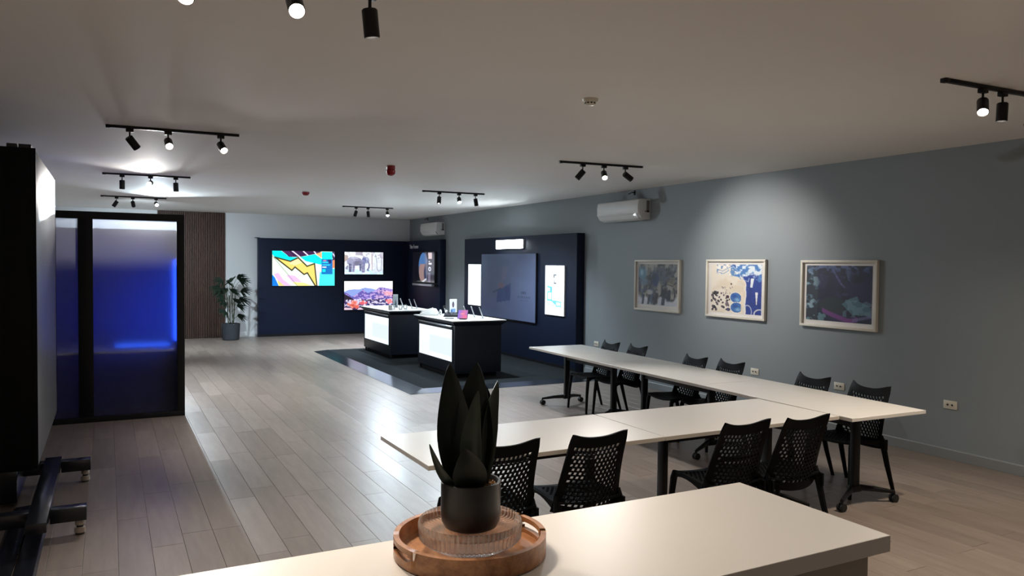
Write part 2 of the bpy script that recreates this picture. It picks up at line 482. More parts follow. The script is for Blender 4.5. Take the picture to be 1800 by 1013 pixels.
CAMD = lambda x, y: (0 - x, 0 - y, 1.9 - 2.8)
def toward(x, y, tx, ty, tz):
    return (tx - x, ty - y, tz - 2.84)
track('track at the top left nearest the camera, only its lamps in view', -0.02, 3.13,
      [(0.30, toward(0.28, 3.22, -0.4, 1.6, 0.9), 0.5), (0.68, toward(0.66, 3.22, 0.5, 1.0, 1.0), 0.6), (0.99, (0.12, 0.05, -1), 0.55)])
track('track over the tall black rolling display with its left lamp tilted away', 0.0, 7.36,
      [(0.17, (0.62, 0.35, -0.8), 1.0, 95), (0.47, toward(0.47, 7.3, 0.9, 3.0, 0.0), 0.7, 80), (0.90, toward(0.9, 7.3, 2.0, 3.6, 0.0), 1.0, 100)], rot=-0.05, cool=1)
track('track above the blue lit booth with two lamps pointing straight down', -0.05, 11.40,
      [(0.22, (0, 0, -1), 0.8), (0.56, toward(0.51, 11.3, -0.3, 6.6, 1.6), 1.1, 90), (0.87, (0.03, -0.02, -1), 1.1)], rot=-0.05, cool=1, soft=0.11)
track('farthest track on the left side behind the blue lit booth', -0.1, 15.42,
      [(0.24, (-0.5, 0.1, -0.8), 2.2), (0.50, toward(0.4, 15.4, 0.9, 18.0, 0.8), 3.4), (0.88, toward(0.78, 15.4, 1.6, 8.0, 0.0), 3.5)], rot=0.0, cool=2)
track('track at the right edge of the ceiling nearest the camera with a dazzling lamp', 4.46, 2.90,
      [(0.375, toward(4.8, 2.9, 3.2, 1.8, 0.7), 0.9), (0.575, (-0.05, 0.0, -1), 0.8), (0.9, (0.1, 0.25, -0.9), 0.6)], rot=-0.03)
track('track in front of the larger air conditioner with outer lamps tilted apart', 4.42, 7.26,
      [(0.28, (-0.6, 0.3, -0.8), 1.2), (0.55, toward(4.97, 7.2, 3.8, 4.0, 0.0), 1.2, 95), (0.83, toward(5.25, 7.2, 7.09, 7.2, 1.7), 1.1, 82)], rot=-0.09, cool=1)
track('middle track on the right side above the white topped pedestals', 4.39, 11.34,
      [(0.27, (-0.16, -0.25, -1), 1.4), (0.61, toward(5.0, 11.3, 4.2, 8.2, 0.0), 1.6, 100), (0.90, (0.25, 0.15, -1), 2.0)], rot=-0.02, cool=2)
track('farthest track on the right side near the corner of the back wall', 4.22, 15.36,
      [(0.27, (-0.2, 0.3, -1), 3.0), (0.52, (0.15, 0.1, -1), 3.0), (0.93, toward(5.15, 15.3, 4.6, 12.2, 0.2), 2.0, 100)], rot=0.0, cool=2)
# the rows of the same grid behind the camera
track('track behind the camera on the left side', -0.02, -0.85, [(0.17, (-0.5, -0.7, -1), 0.45, 100), (0.55, (0.0, -0.8, -1), 0.45, 100), (0.9, (0.5, -0.7, -1), 0.45, 100)])
track('track behind the camera on the right side', 4.45, -0.85, [(0.17, (-0.3, -0.7, -1), 0.45, 100), (0.55, (0.1, -0.5, -1), 0.5, 100), (0.9, (0.3, 0.1, -1), 0.6, 100)])

# ------------------------------------------------------------------ ceiling devices
t = thing('smoke_detector', 'small cream smoke detector on the ceiling', 'smoke detector', (2.95, 4.46, ZC))
MB().lathe([(0, 0), (0.056, 0), (0.056, -0.006), (0.05, -0.020), (0.044, -0.022)], 32).build('base', M['ivory'], t, smooth=True)
MB().lathe([(0.044, -0.022), (0.038, -0.024), (0.037, -0.036), (0.028, -0.044), (0, -0.045)], 32).build('chamber', M['ivory'], t, smooth=True)
for k in range(10):
    a = 2 * PI * k / 10
    MB().box(0.0345, 0.039, -0.006, 0.006, -0.036, -0.026).build('vent_slot', M['dark_hole'], t).rotation_euler = (0, 0, a)
t = thing('alarm_sounder', 'red domed alarm sounder on the ceiling, the larger one', 'alarm', (2.96, 8.70, ZC))
MB().lathe([(0, 0), (0.05, 0), (0.05, -0.045), (0.046, -0.05)], 28).build('base', M['red'], t, smooth=True)
MB().lathe([(0.046, -0.05), (0.053, -0.056), (0.053, -0.085), (0.042, -0.108), (0.02, -0.118), (0, -0.119)], 28).build('dome', M['red'], t, smooth=True)
t = thing('alarm_beacon', 'shallow red alarm beacon farther along the ceiling', 'alarm', (2.85, 12.62, ZC))
MB().lathe([(0, 0), (0.066, 0), (0.066, -0.012)], 28).build('base', M['white_plastic'], t, smooth=True)
MB().lathe([(0.064, -0.012), (0.058, -0.035), (0.038, -0.062), (0, -0.068)], 28).build('dome', M['red'], t, smooth=True)

# ------------------------------------------------------------------ air conditioners
def aircon(label, y0, ln, dark_end):
    t = thing('air_conditioner', label, 'air conditioner', (XR - 0.002, y0, 2.50), 0, 'air conditioners on the grey wall')
    prof = [(0, 0.0), (-0.10, -0.005), (-0.165, 0.02), (-0.212, 0.085), (-0.218, 0.20), (-0.205, 0.285), (-0.17, 0.297), (0, 0.297)]
    MB().prism(prof, 'y', 0, ln).build('casing', M['white_plastic'], t, bevel=0.006)
    # front cover panel and outlet flap sit proud of the casing
    MB().prism([(-0.213, 0.09), (-0.2215, 0.09), (-0.2225, 0.20), (-0.2105, 0.28), (-0.204, 0.28), (-0.216, 0.20)], 'y', 0.012, ln - 0.012).build('front_cover', M['white_plastic'], t, bevel=0.002)
    MB().prism([(-0.105, -0.010), (-0.112, -0.016), (-0.172, 0.010), (-0.214, 0.070), (-0.209, 0.074), (-0.166, 0.018)], 'y', 0.05, ln - 0.05).build('outlet_flap', M['white_plastic'], t, bevel=0.002)
    if dark_end:
        MB().prism([(-0.176, 0.016), (-0.216, 0.072), (-0.219, 0.070), (-0.180, 0.011)], 'y', 0.016, 0.046).build('outlet_gap', M['dark_hole'], t)
    else:
        MB().prism([(-0.216, 0.055), (-0.2165, 0.070), (-0.226, 0.070), (-0.2225, 0.055)], 'y', 0.08, 0.11).build('indicator', M['led_dot'], t)
    MB().box(-0.075, -0.02, -0.003, 0.001, 0.10, 0.275).build('rating_label', mat('label grey', (0.16, 0.16, 0.16), 0.6, var=0.5, scale=70), t)
    MB().box(-0.10, -0.085, -0.003, 0.001, 0.105, 0.125).build('side_hole', M['dark_hole'], t)
    MB().box(-0.075, -0.03, -0.0045, 0.001, 0.105, 0.13).build('label_bar', M['dark_hole'], t)
    return t
aircon('larger looking wall air conditioner with a glowing indicator, left of the framed pictures', 9.07, 1.08, False)
aircon('smaller looking wall air conditioner in the far corner above the black display wall', 16.88, 1.05, True)
for y_, lab in ((9.46, 'little black wall bracket above the nearer air conditioner'), (17.98, 'little black wall bracket above the far corner air conditioner')):
    t = thing('wall_bracket', lab, 'bracket', (XR, y_, 2.925), 0, 'brackets above the air conditioners')
    MB().box(-0.012, 0, -0.015, 0.015, -0.04, 0.03).build('plate', M['black_metal'], t, bevel=0.002)
    MB().tube([(-0.012, 0, 0), (-0.05, 0, 0), (-0.05, 0.09, -0.02)], 0.008, 8).build('arm', M['black_metal'], t, smooth=True)

# ------------------------------------------------------------------ wall outlets
def outlet(y, z, label):
    t = thing('wall_outlet', label, 'outlet', (XR, y, z), 0, 'outlets along the grey wall')
    MB().box(-0.009, 0, -0.066, 0.066, -0.040, 0.040).build('cover_plate', M['ivory'], t, bevel=0.003)
    for s in (-1, 1):
        so = MB().lathe([(0, -0.001), (0.021, -0.001), (0.021, 0.002), (0.018, 0.0025), (0.017, 0.0005), (0, 0.0005)], 20).build('socket', M['ivory'], t, smooth=True)
        so.location = (-0.010, 0.022 * s, 0); so.rotation_euler = (0, -PI / 2, 0)
        MB().lathe([(0, 0.004), (0.009, 0.004), (0.009, 0.0), (0, 0.0)], 14).build('hole', M['dark_hole'], so)
outlet(10.43, 0.522, 'cream outlet beside the dark feature wall, farthest one')
outlet(6.95, 0.515, 'cream outlet just past the fourth chair along the wall')
outlet(5.71, 0.515, 'cream outlet between the two nearest chairs along the wall')
outlet(4.457, 0.520, 'cream outlet alone on the wall at far right')

# ------------------------------------------------------------------ framed pictures
def picture(label, y_far, y_near, z1, z0, canvas, mw):
    ln = y_far - y_near; h = z1 - z0
    t = thing('framed_picture', label, 'picture', (XR, y_near, z0), 0, 'framed abstract pictures on the grey wall')
    fw, fd = 0.028, 0.042
    for nm, a in (('frame_rail', (0, ln, 0, fw)), ('frame_rail', (0, ln, h - fw, h)), ('frame_rail', (0, fw, fw, h - fw)), ('frame_rail', (ln - fw, ln, fw, h - fw))):
        MB().box(-fd, -0.002, a[0], a[1], a[2], a[3]).build(nm, M['frame_wood'], t, bevel=0.002)
    MB().box(-0.014, -0.004, fw, ln - fw, fw, h - fw).build('mount', M['mount'], t)
    canvas.obj('print', (-0.0155, ln - mw[0], h - mw[1]), (0, -(ln - mw[0] - mw[2]), 0), (0, 0, -(h - mw[1] - mw[3])), attr_mat('print ' + label[:12], None, 0.45, coat=0.06), t)
    return t

# 1: grey, brown and blue strokes over white
N1 = Canvas(150, 110, (118, 114, 108))
a = fbm(150, 110, 4, 11, 5); b = fbm(150, 110, 9, 12, 4); c_ = fbm(150, 110, 6, 13, 4, ax=1.6, ay=0.7)
N1.put(np.clip((a - 0.48) * 9, 0, 1), (88, 90, 100)); N1.put(np.clip((b - 0.56) * 12, 0, 1), (62, 58, 60))
N1.put(np.clip((c_ - 0.56) * 12, 0, 1), (150, 146, 138))
N1.ell(0.10, 0.22, 0.16, 0.20, (96, 128, 150), 0.9, soft=0.5); N1.ell(0.09, 0.2, 0.05, 0.1, (160, 186, 196), 0.8, soft=0.6)
N1.ell(0.16, 0.42, 0.10, 0.14, (110, 130, 144), 0.8, rot=0.6, soft=0.5)
N1.ell(0.45, 0.36, 0.11, 0.20, (28, 42, 92), 0.95, soft=0.4); N1.ell(0.42, 0.30, 0.05, 0.1, (24, 30, 60), 0.9, soft=0.4)
for p in ([(0.70, 0.45), (0.80, 0.35), (0.98, 0.33)], [(0.62, 0.52), (0.75, 0.46), (0.88, 0.50), (0.97, 0.42)], [(0.92, 0.55), (0.95, 0.75)], [(0.62, 0.55), (0.78, 0.85), (0.95, 0.92)], [(0.30, 0.25), (0.36, 0.42), (0.30, 0.58)]):
    N1.line(p, 0.018, (22, 22, 28), 0.9, asp=0.72)
N1.put((b > 0.5) & (N1.V > 0.30) & (N1.V < 0.55) & (N1.U > 0.66), (128, 120, 104), 0.7)
for x_, w_, c2 in ((0.10, 0.035, (86, 96, 120)), (0.22, 0.03, (92, 76, 70)), (0.33, 0.045, (92, 100, 122)), (0.46, 0.05, (50, 44, 44)), (0.62, 0.08, (48, 42, 42)), (0.78, 0.05, (40, 44, 58))):
    N1.poly([(x_, 0.58), (x_ + w_ * 1.4, 0.60), (x_ + w_, 0.94), (x_ - w_ * 0.6, 0.94)], c2, 0.85)
N1.ell(0.30, 0.66, 0.12, 0.08, (170, 168, 166), 0.9, soft=0.5); N1.ell(0.50, 0.64, 0.05, 0.05, (160, 156, 152), 0.8, soft=0.5)
N1.put(np.clip((N1.V - 0.80 - (fbm(150, 110, 5, 14, 3) - 0.5) * 0.4) * 12, 0, 1), (196, 198, 204), 0.9)
for x_ in (0.12, 0.27, 0.42, 0.63, 0.66):
    N1.poly([(x_, 0.72), (x_ + 0.06, 0.72), (x_ + 0.03, 0.95), (x_ - 0.03, 0.95)], (58, 60, 74), 0.75)
N1.put(np.clip((N1.V - 0.955) * 60, 0, 1), (206, 202, 196))
N1.c = 112 + (N1.c - 120) * 1.3
picture('framed picture of blue and brown strokes, farthest of the three on the wall', 9.385, 8.355, 1.900, 1.150, N1, (0.07, 0.062, 0.07, 0.062))

# 2: cream field with dark cells, deep blue pour
N2 = Canvas(190, 140, (226, 216, 200))
f1 = fbm(190, 140, 5, 21, 4); f2 = fbm(190, 140, 10, 22, 4); f3 = fbm(190, 140, 18, 23, 3)
N2.put(np.clip((f1 - 0.52) * 5, 0, 1), (212, 194, 168), 0.6)
bx = 0.70 - 0.30 * np.clip((0.42 - N2.V) / 0.42, 0, 1) ** 1.5 + (f1 - 0.5) * 0.05
blue = N2.U > bx
N2.put(blue, (36, 58, 140)); N2.put(blue & (f2 > 0.56), (26, 44, 116), 0.6)
N2.put(np.exp(-((N2.U - bx) / 0.012) ** 2), (240, 234, 224), 0.9)
top = np.clip((0.26 + 0.12 * (N2.U - 0.45) + (f2 - 0.5) * 0.5 - N2.V) * 12, 0, 1) * (N2.U > 0.50)
N2.put(top, (150, 184, 214)); N2.put(top * (f3 > 0.52), (60, 110, 176), 0.85); N2.put(top * (f3 < 0.43), (226, 232, 236), 0.9)
tl = np.clip((0.16 + (f2 - 0.5) * 0.35 - N2.V * 0.9 + 0.10 * N2.U) * 14, 0, 1) * (N2.U > 0.12) * (N2.U < 0.55)
N2.put(tl * (f3 > 0.5), (70, 120, 180), 0.85); N2.put(tl * (f3 < 0.4), (236, 234, 228), 0.9)
for p in ([(0.14, 0.10), (0.24, 0.14), (0.34, 0.08), (0.46, 0.03)], [(0.16, 0.17), (0.26, 0.19), (0.36, 0.13)], [(0.44, 0.02), (0.52, 0.10), (0.60, 0.22)], [(0.62, 0.20), (0.66, 0.30), (0.74, 0.33), (0.76, 0.26)]):
    N2.line(p, 0.009, (84, 128, 184), 0.8, asp=0.74); N2.line([(u + 0.01, v + 0.015) for u, v in p], 0.004, (232, 232, 230), 0.9, asp=0.74)
N2.poly([(0.80, 0.28), (0.86, 0.28), (0.83, 0.46), (0.79, 0.46)], (224, 230, 234))
N2.poly([(0.885, 0.55), (0.935, 0.55), (0.915, 0.80), (0.905, 0.80)], (226, 226, 228))
rr = np.random.RandomState(5)
for k in range(46):
    u, v = rr.uniform(0.02, 0.40), rr.uniform(0.56, 0.96)
    s_ = rr.uniform(0.008, 0.026) * (1.25 if u < 0.2 else 0.8)
    N2.ell(u, v, s_, s_ * 1.35, rr.choice([30, 52, 74]) * np.array([1.05, 0.85, 0.95]), 0.95, rot=rr.uniform(-1, 1))
for k in range(26):
    u, v = rr.uniform(0.22, 0.44), rr.uniform(0.46, 0.66)
    N2.ell(u, v, rr.uniform(0.004, 0.014), rr.uniform(0.005, 0.012), (96, 84, 90), 0.8, rot=0.7)
N2.ell(0.42, 0.40, 0.018, 0.018, (24, 22, 30)); N2.ell(0.35, 0.67, 0.035, 0.035, (66, 40, 50), rot=-0.8)
N2.ell(0.34, 0.82, 0.035, 0.05, (112, 96, 104)); N2.ell(0.37, 0.93, 0.04, 0.035, (60, 60, 96))
for (u, v, rx, ry, r_) in ((0.515, 0.68, 0.125, 0.115, 0.4), (0.53, 0.88, 0.13, 0.115, 0.0)):
    N2.ell(u, v, rx, ry, (236, 230, 220), rot=r_); N2.ell(u, v, rx * 0.9, ry * 0.9, (58, 104, 168), rot=r_)
    N2.ell(u - 0.03, v - 0.03, rx * 0.55, ry * 0.5, (30, 74, 150), 0.8, rot=r_, soft=0.6); N2.ell(u + 0.03, v + 0.04, rx * 0.6, ry * 0.45, (140, 184, 212), 0.8, rot=r_, soft=0.7)
N2.put((np.abs(np.hypot((N2.U - 0.74) / 0.08, (N2.V - 0.95) / 0.13) - 1) < 0.09), (206, 206, 214), 0.8)
N2.put((np.abs(np.hypot((N2.U - 0.98) / 0.11, (N2.V - 0.99) / 0.10) - 1) < 0.12), (206, 206, 214), 0.9)
N2.put((N2.U > 0.615) & (N2.U < 0.655) & (N2.V > 0.55), (228, 212, 186), 0.9)
picture('framed picture of cream cells and a deep blue pour, middle of the three', 7.82, 6.78, 1.906, 1.153, N2, (0.075, 0.065, 0.075, 0.065))

# 3: dark indigo with teal and a purple curve
N3 = Canvas(190, 140, (27, 27, 50))
g1 = fbm(190, 140, 5, 31, 5); g2 = fbm(190, 140, 12, 32, 4); g3 = fbm(190, 140, 4, 33, 4)
N3.put(np.clip((g3 - 0.5) * 6, 0, 1), (42, 38, 74), 0.8)
N3.put((N3.U < 0.19), (44, 50, 58), 0.9)
lf = np.clip(1.2 - N3.U * 4.2, 0, 1)
N3.put(lf * np.clip((g2 - 0.50) * 14, 0, 1), (86, 116, 132), 0.95); N3.put(lf * np.clip((g2 - 0.60) * 18, 0, 1), (150, 172, 184), 0.9)
N3.put(np.clip(0.20 - N3.V, 0, 1) * 6 * np.clip((g2 - 0.52) * 12, 0, 1), (84, 104, 150), 0.8)
N3.put(np.exp(-(((N3.U - 0.64) / 0.06) ** 2 + ((N3.V - 0.2) / 0.14) ** 2)) * (g2 > 0.42), (82, 100, 134), 0.75)
N3.line([(0.42, 0.08), (0.48, 0.2), (0.55, 0.33), (0.6, 0.38)], 0.02, (92, 100, 146), 0.6, asp=0.74)
N3.put(np.exp(-(((N3.U - 0.62) / 0.14) ** 2 + ((N3.V - 0.5) / 0.1) ** 2)) * np.clip((g1 - 0.45) * 9, 0, 1), (70, 78, 120), 0.7)
N3.ell(0.42, 0.72, 0.26, 0.18, (40, 48, 50), 0.9, soft=0.3)
N3.poly([(0.56, 0.68), (0.68, 0.58), (0.79, 0.53), (0.82, 0.62), (0.97, 0.70), (0.99, 0.86), (0.72, 0.86)], (78, 112, 124), 0.85)
N3.put(((g2 > 0.53) & (N3.U > 0.58) & (N3.V > 0.6) & (N3.V < 0.9)), (104, 138, 146), 0.6)
arc = np.abs(N3.V - (0.80 + 0.17 * np.clip((N3.U - 0.26) / 0.4, 0, 1) ** 0.8 - 0.10 * np.clip((N3.U - 0.7) / 0.3, 0, 1)))
N3.put(np.clip((0.055 - arc) * 40, 0, 1) * (N3.U > 0.26) * (N3.U < 0.80), (112, 58, 122), 0.95)
N3.put(np.clip((0.04 - arc) * 40, 0, 1) * (N3.U > 0.72), (110, 112, 152), 0.7)
N3.put(((g2 > 0.5) & (N3.U < 0.32) & (N3.V > 0.82)), (96, 132, 140), 0.8)
picture('framed dark indigo picture with a purple curve, nearest of the three', 6.243, 5.25, 1.897, 1.147, N3, (0.07, 0.06, 0.07, 0.075))

# ------------------------------------------------------------------ slat wall and back corner display
t = thing('slat_panel', 'dark walnut vertical slat panel on the back wall behind the palm', 'wall panel', (1.0, YB - 0.002, 0.0))
MB().box(0, 1.46, -0.012, 0, 0.0, ZC - 0.002).build('backing', M['slat_felt'], t)
slat0 = None
for k in range(37):
    x_ = 0.003 + k * 0.0395
    if slat0 is None:
        slat0 = MB().box(0, 0.027, -0.036, -0.012, 0.0, ZC - 0.002).build('slat', M['slat'], t, bevel=0.002, segs=1)
        slat0.location.x = x_
    else:
        s_ = link('slat', slat0.data, t); s_.location.x = x_

YD = 19.08
t = thing('display_wall', 'black corner display wall carrying the televisions', 'display wall', (0, 0, 0))
MB().box(3.19, 6.90, YD, YB - 0.001, 0.0, 2.385).build('back_panel', M['navy'], t, bevel=0.003)
MB().box(6.94, XR - 0.001, 16.80, YB - 0.0015, 0.0, 2.385).build('side_panel', M['navy'], t, bevel=0.003)
MB().box(6.9005, 6.9395, YD + 0.02, YB - 0.002, 0.0, 2.38).build('corner_post', M['navy'], t)
MB().box(3.13, 3.22, YD - 0.012, YB - 0.003, 2.3855, 2.395).build('top_trim', M['black_metal'], t)
MB().box(3.20, 6.88, YD - 0.006, YD - 0.0005, 0.0, 0.06).build('kick_strip', M['black_metal'], t)
fc = bpy.data.curves.new('lettering', 'FONT'); fc.body = 'The Frame'; fc.size = 0.115; fc.extrude = 0.004
tmp = bpy.data.objects.new('lettering_curve', fc); COL.objects.link(tmp)
dg = bpy.context.evaluated_depsgraph_get()
lme = bpy.data.meshes.new_from_object(tmp.evaluated_get(dg))
bpy.data.objects.remove(tmp)
xs = [v.co.x for v in lme.vertices]; wtxt = max(xs) - min(xs)
lme.materials.clear(); lme.materials.append(mat('letter white', (0.75, 0.75, 0.76), 0.5))
lo = link('lettering', lme, t)
lo['label'] = 'small white lettering'
lo.scale = (0.62 / wtxt, 1.25, 1)
lo.rotation_euler = (PI / 2, 0, -PI / 2)
lo.location = (6.936, 18.86, 2.19)

def television(label, origin, eu, ev, normal, canvas, strength, depth=0.045, bz=0.008, name='television', cat='television', art='screen_picture'):
    """flat set: origin = top left of the picture; eu, ev full picture vectors"""
    o, eu, ev, n = Vector(origin), Vector(eu), Vector(ev), Vector(normal)
    t = thing(name, label, cat, (0, 0, 0))
    u, v = eu.normalized(), ev.normalized()
    def slab(nm, a0, a1, b0, b1, d0, d1, m, bev=0.0):
        p = [o + u * a + v * b + n * d for d in (d0, d1) for a, b in ((a0, b0), (a1, b0), (a1, b1), (a0, b1))]
        return MB().add(p, [(0, 3, 2, 1), (4, 5, 6, 7), (0, 1, 5, 4), (1, 2, 6, 5), (2, 3, 7, 6), (3, 0, 4, 7)]).build(nm, m, t, bevel=bev)
    L, H = eu.length, ev.length
    slab('housing', -bz, L + bz, -bz, H + bz, -depth, -0.004, M['black'], 0.003)
    for a in ((-bz, L + bz, -bz, 0), (-bz, L + bz, H, H + bz), (-bz, 0, 0, H), (L, L + bz, 0, H)):
        slab('bezel', a[0], a[1], a[2], a[3], -0.0038, 0.002, M['black_metal'])
    canvas.obj(art, o, eu, ev, attr_mat('screen ' + label[:14], strength, 0.15), t)
    return t

def N(pts, x0, y0, w, h):
    return [((x - x0) / w, (y - y0) / h) for x, y in pts]
# colourful bolt
C1 = Canvas(216, 122, (226, 250, 224))
n = lambda *p: N(p, 312, 347, 926, 516)
C1.poly(n((312, 345), (440, 345), (560, 435), (690, 440), (575, 500), (350, 445), (312, 400)), (0, 226, 236))
C1.poly(n((440, 340), (1040, 340), (1000, 375), (720, 432), (560, 435)), (58, 30, 72))
for q in (480, 510, 540):
    C1.line(n((q, 350), (q + 70, 430)), 0.004, (120, 70, 130), 0.8, asp=1.79)
for q in ((600, 345, 712, 432), (765, 348, 830, 405), (925, 348, 955, 385)):
    C1.line(n((q[0], q[1]), (q[2], q[3])), 0.012, (236, 226, 250), asp=1.79)
C1.poly(n((720, 435), (940, 390), (1045, 460), (1035, 548), (800, 495)), (0, 226, 226))
C1.poly(n((950, 385), (1045, 352), (1045, 450)), (255, 178, 120))
C1.poly(n((330, 590), (400, 560), (520, 690), (640, 860), (450, 865), (330, 720)), (250, 244, 246), 0.9)
C1.poly(n((335, 690), (400, 670), (470, 770), (590, 862), (480, 862), (390, 780)), (234, 184, 244))
C1.poly(n((510, 700), (640, 712), (745, 810), (600, 805)), (240, 188, 246))
C1.poly(n((385, 775), (490, 862), (405, 862)), (255, 208, 120)); C1.poly(n((600, 808), (760, 818), (900, 862), (680, 865)), (255, 236, 140))
C1.poly(n((306, 690), (350, 740), (408, 868), (306, 868)), (0, 120, 220))
C1.poly(n((940, 540), (1035, 548), (1010, 690), (1000, 866), (972, 866)), (246, 252, 250))
C1.poly(n((1012, 660), (1245, 600), (1245, 870), (998, 870)), (70, 238, 240))
C1.line(n((312, 420), (460, 600), (680, 866)), 0.0035, (60, 90, 60), 0.9, asp=1.79)
bolt = n((350, 442), (575, 500), (690, 446), (820, 572), (932, 532), (968, 866), (945, 866), (825, 670), (775, 694), (642, 584), (595, 634))
C1.poly(bolt, (255, 216, 112))
C1.poly(n((575, 502), (690, 448), (760, 520), (640, 560), (560, 540)), (255, 226, 190), 0.7)
C1.line(bolt + [bolt[0]], 0.0125, (62, 56, 30), asp=1.79)
C1.poly(n((1180, 470), (1245, 460), (1245, 590), (1205, 600)), (232, 140, 90)); C1.poly(n((1200, 340), (1245, 340), (1245, 470), (1205, 480)), (36, 24, 70))
C1.line(n((1215, 380), (1238, 420)), 0.012, (220, 214, 255), asp=1.79)
C1.poly(n((1040, 352), (1203, 352), (1203, 466), (1040, 466)), (0, 240, 244)); C1.poly(n((1036, 466), (1206, 466), (1206, 690), (1036, 690)), (0, 112, 190))
C1.poly(n((1130, 470), (1190, 470), (1190, 520), (1150, 530)), (20, 40, 110))
for k, (x0_, x1_, y_, c2) in enumerate(((1052, 1142, 512, (60, 226, 255)), (1052, 1172, 550, (60, 216, 255)), (1052, 1112, 583, (250, 250, 250)))):
    for j in range(int((x1_ - x0_) / 15)):
        C1.poly(n((x0_ + j * 15, y_ - 9), (x0_ + j * 15 + 12, y_ - 9), (x0_ + j * 15 + 12, y_ + 9), (x0_ + j * 15, y_ + 9)), c2)
C1.poly(n((1052, 615), (1100, 615), (1100, 655), (1052, 655)), (0, 226, 240)); C1.ell(*n((1085, 485))[0], 0.03, 0.02, (220, 130, 160), 0.9)
television('large bright television showing a yellow zigzag bolt on cyan and pink', (3.50, YD - 0.055, 2.082), (1.516, 0, 0), (0, 0, -0.85), (0, -1, 0), C1, 0.95)

# elephant
C2 = Canvas(170, 96, (226, 236, 250))
e1 = fbm(170, 96, 7, 41, 4); e2 = fbm(170, 96, 16, 42, 3)
C2.put(np.clip((e1 - 0.5) * 6, 0, 1) * (C2.V < 0.75), (250, 250, 252)); C2.put((e2 > 0.58) & (C2.V < 0.3), (176, 160, 176), 0.7)
C2.put((C2.V > 0.78), (190, 226, 250)); C2.put((C2.V > 0.78) & (e2 > 0.55), (236, 244, 250), 0.8)
C2.poly([(0.28, 0.0), (0.46, 0.0), (0.46, 0.14), (0.28, 0.14)], (150, 140, 156), 0.7); C2.poly([(0.0, 0.12), (0.08, 0.15), (0.1, 0.32), (0.0, 0.45)], (150, 122, 110), 0.8)
C2.poly([(0.695, 0.05), (0.72, 0.05), (0.72, 0.84), (0.70, 0.84)], (180, 150, 160)); C2.put((C2.U > 0.72) & (e1 > 0.52), (200, 206, 216), 0.6)
for p in ([(0.80, 0.1), (0.83, 0.4), (0.84, 0.75), (0.88, 0.86), (0.95, 0.8), (0.96, 0.4), (0.94, 0.12)], [(0.78, 0.2), (0.8, 0.15)]):
    C2.line(p, 0.010, (130, 134, 150), 0.8, asp=1.78)
G1, G2 = (126, 126, 160), (92, 94, 128)
C2.poly([(0.03, 0.68), (0.08, 0.60), (0.09, 0.80), (0.02, 0.76)], (70, 70, 110), 0.7)
C2.ell(0.26, 0.42, 0.19, 0.20, G1); C2.ell(0.17, 0.42, 0.10, 0.20, (150, 150, 180)); C2.ell(0.33, 0.50, 0.13, 0.13, (112, 108, 134), soft=0.5)
C2.poly([(0.10, 0.5), (0.19, 0.55), (0.18, 0.9), (0.11, 0.9)], G2); C2.poly([(0.20, 0.55), (0.27, 0.6), (0.25, 0.9), (0.195, 0.9)], G1)
C2.poly([(0.42, 0.45), (0.53, 0.45), (0.52, 0.92), (0.44, 0.92)], G1); C2.poly([(0.37, 0.5), (0.43, 0.55), (0.43, 0.86), (0.385, 0.86)], G2)
C2.ell(0.55, 0.36, 0.085, 0.15, (150, 156, 190)); C2.ell(0.50, 0.36, 0.055, 0.14, (106, 112, 160)); C2.ell(0.575, 0.30, 0.03, 0.05, (170, 176, 206))
C2.line([(0.60, 0.40), (0.635, 0.55), (0.625, 0.70), (0.59, 0.80), (0.61, 0.82)], 0.022, (112, 112, 146), asp=1.78)
C2.ell(0.27, 0.27, 0.15, 0.05, (196, 196, 216), 0.8, soft=0.5); C2.line([(0.06, 0.36), (0.09, 0.7)], 0.006, G2, asp=1.78)
C2.put((e2 > 0.6) & (C2.V > 0.2) & (C2.V < 0.9) & (C2.U < 0.65), (190, 190, 214), 0.35)
television('smaller bright television showing a walking elephant', (5.268, YD - 0.055, 2.082), (1.008, 0, 0), (0, 0, -0.565), (0, -1, 0), C2, 0.92)

# mountains
C3 = Canvas(200, 114, (250, 253, 252))
m1 = fbm(200, 114, 9, 51, 5); m2 = fbm(200, 114, 24, 52, 3); xs = np.linspace(0, 1, 200)
def ridge(base, amp, seed, cells=6):
    r = fbm(200, 2, cells, seed, 5)[0]
    return base - amp * (r - 0.35)
def interp(px_, py_):
    return np.interp(xs, px_, py_)
C3.put((C3.V < 0.22) & (m1 > 0.55), (236, 248, 244), 0.7)
r1 = interp([0, .1, .2, .3, .42, .55, .65, .75, .9, 1], [.36, .30, .27, .30, .23, .27, .30, .24, .25, .29]) + (m1[40] - .5) * .05
C3.put(C3.V > r1[None, :], (134, 154, 214))
r2 = interp([0, .08, .15, .25, .38, .48, .6, .72, .85, 1], [.40, .42, .55, .48, .30, .42, .38, .22, .26, .30]) + (m1[60] - .5) * .08
C3.put(C3.V > r2[None, :], (96, 84, 164)); 
C3.put((C3.V > r2[None, :]) & (m1 > 0.52), (156, 132, 206), 0.85); C3.put((C3.V > r2[None, :]) & (m2 > 0.60), (204, 176, 226), 0.7)
C3.put(np.clip((C3.U - 0.66) * 4, 0, 1) * (C3.V > r2[None, :] + 0.12) * np.clip((m1 - 0.40) * 8, 0, 1), (246, 160, 166), 0.9)
C3.put(np.clip((C3.U - 0.5) * 3, 0, 1) * (C3.V > r2[None, :] + 0.08) * (m2 > 0.55), (236, 190, 206), 0.6)
dl = interp([0, .1, .2, .3], [.44, .54, .64, .66]); C3.put((C3.U < 0.3) & (C3.V > np.interp(xs, [0, .1, .2, .3], [.44, .54, .64, .66])[None, :]), (40, 30, 44))
C3.put((C3.U < 0.2) & (C3.V > 0.6) & (m2 > 0.55), (150, 130, 120), 0.7)
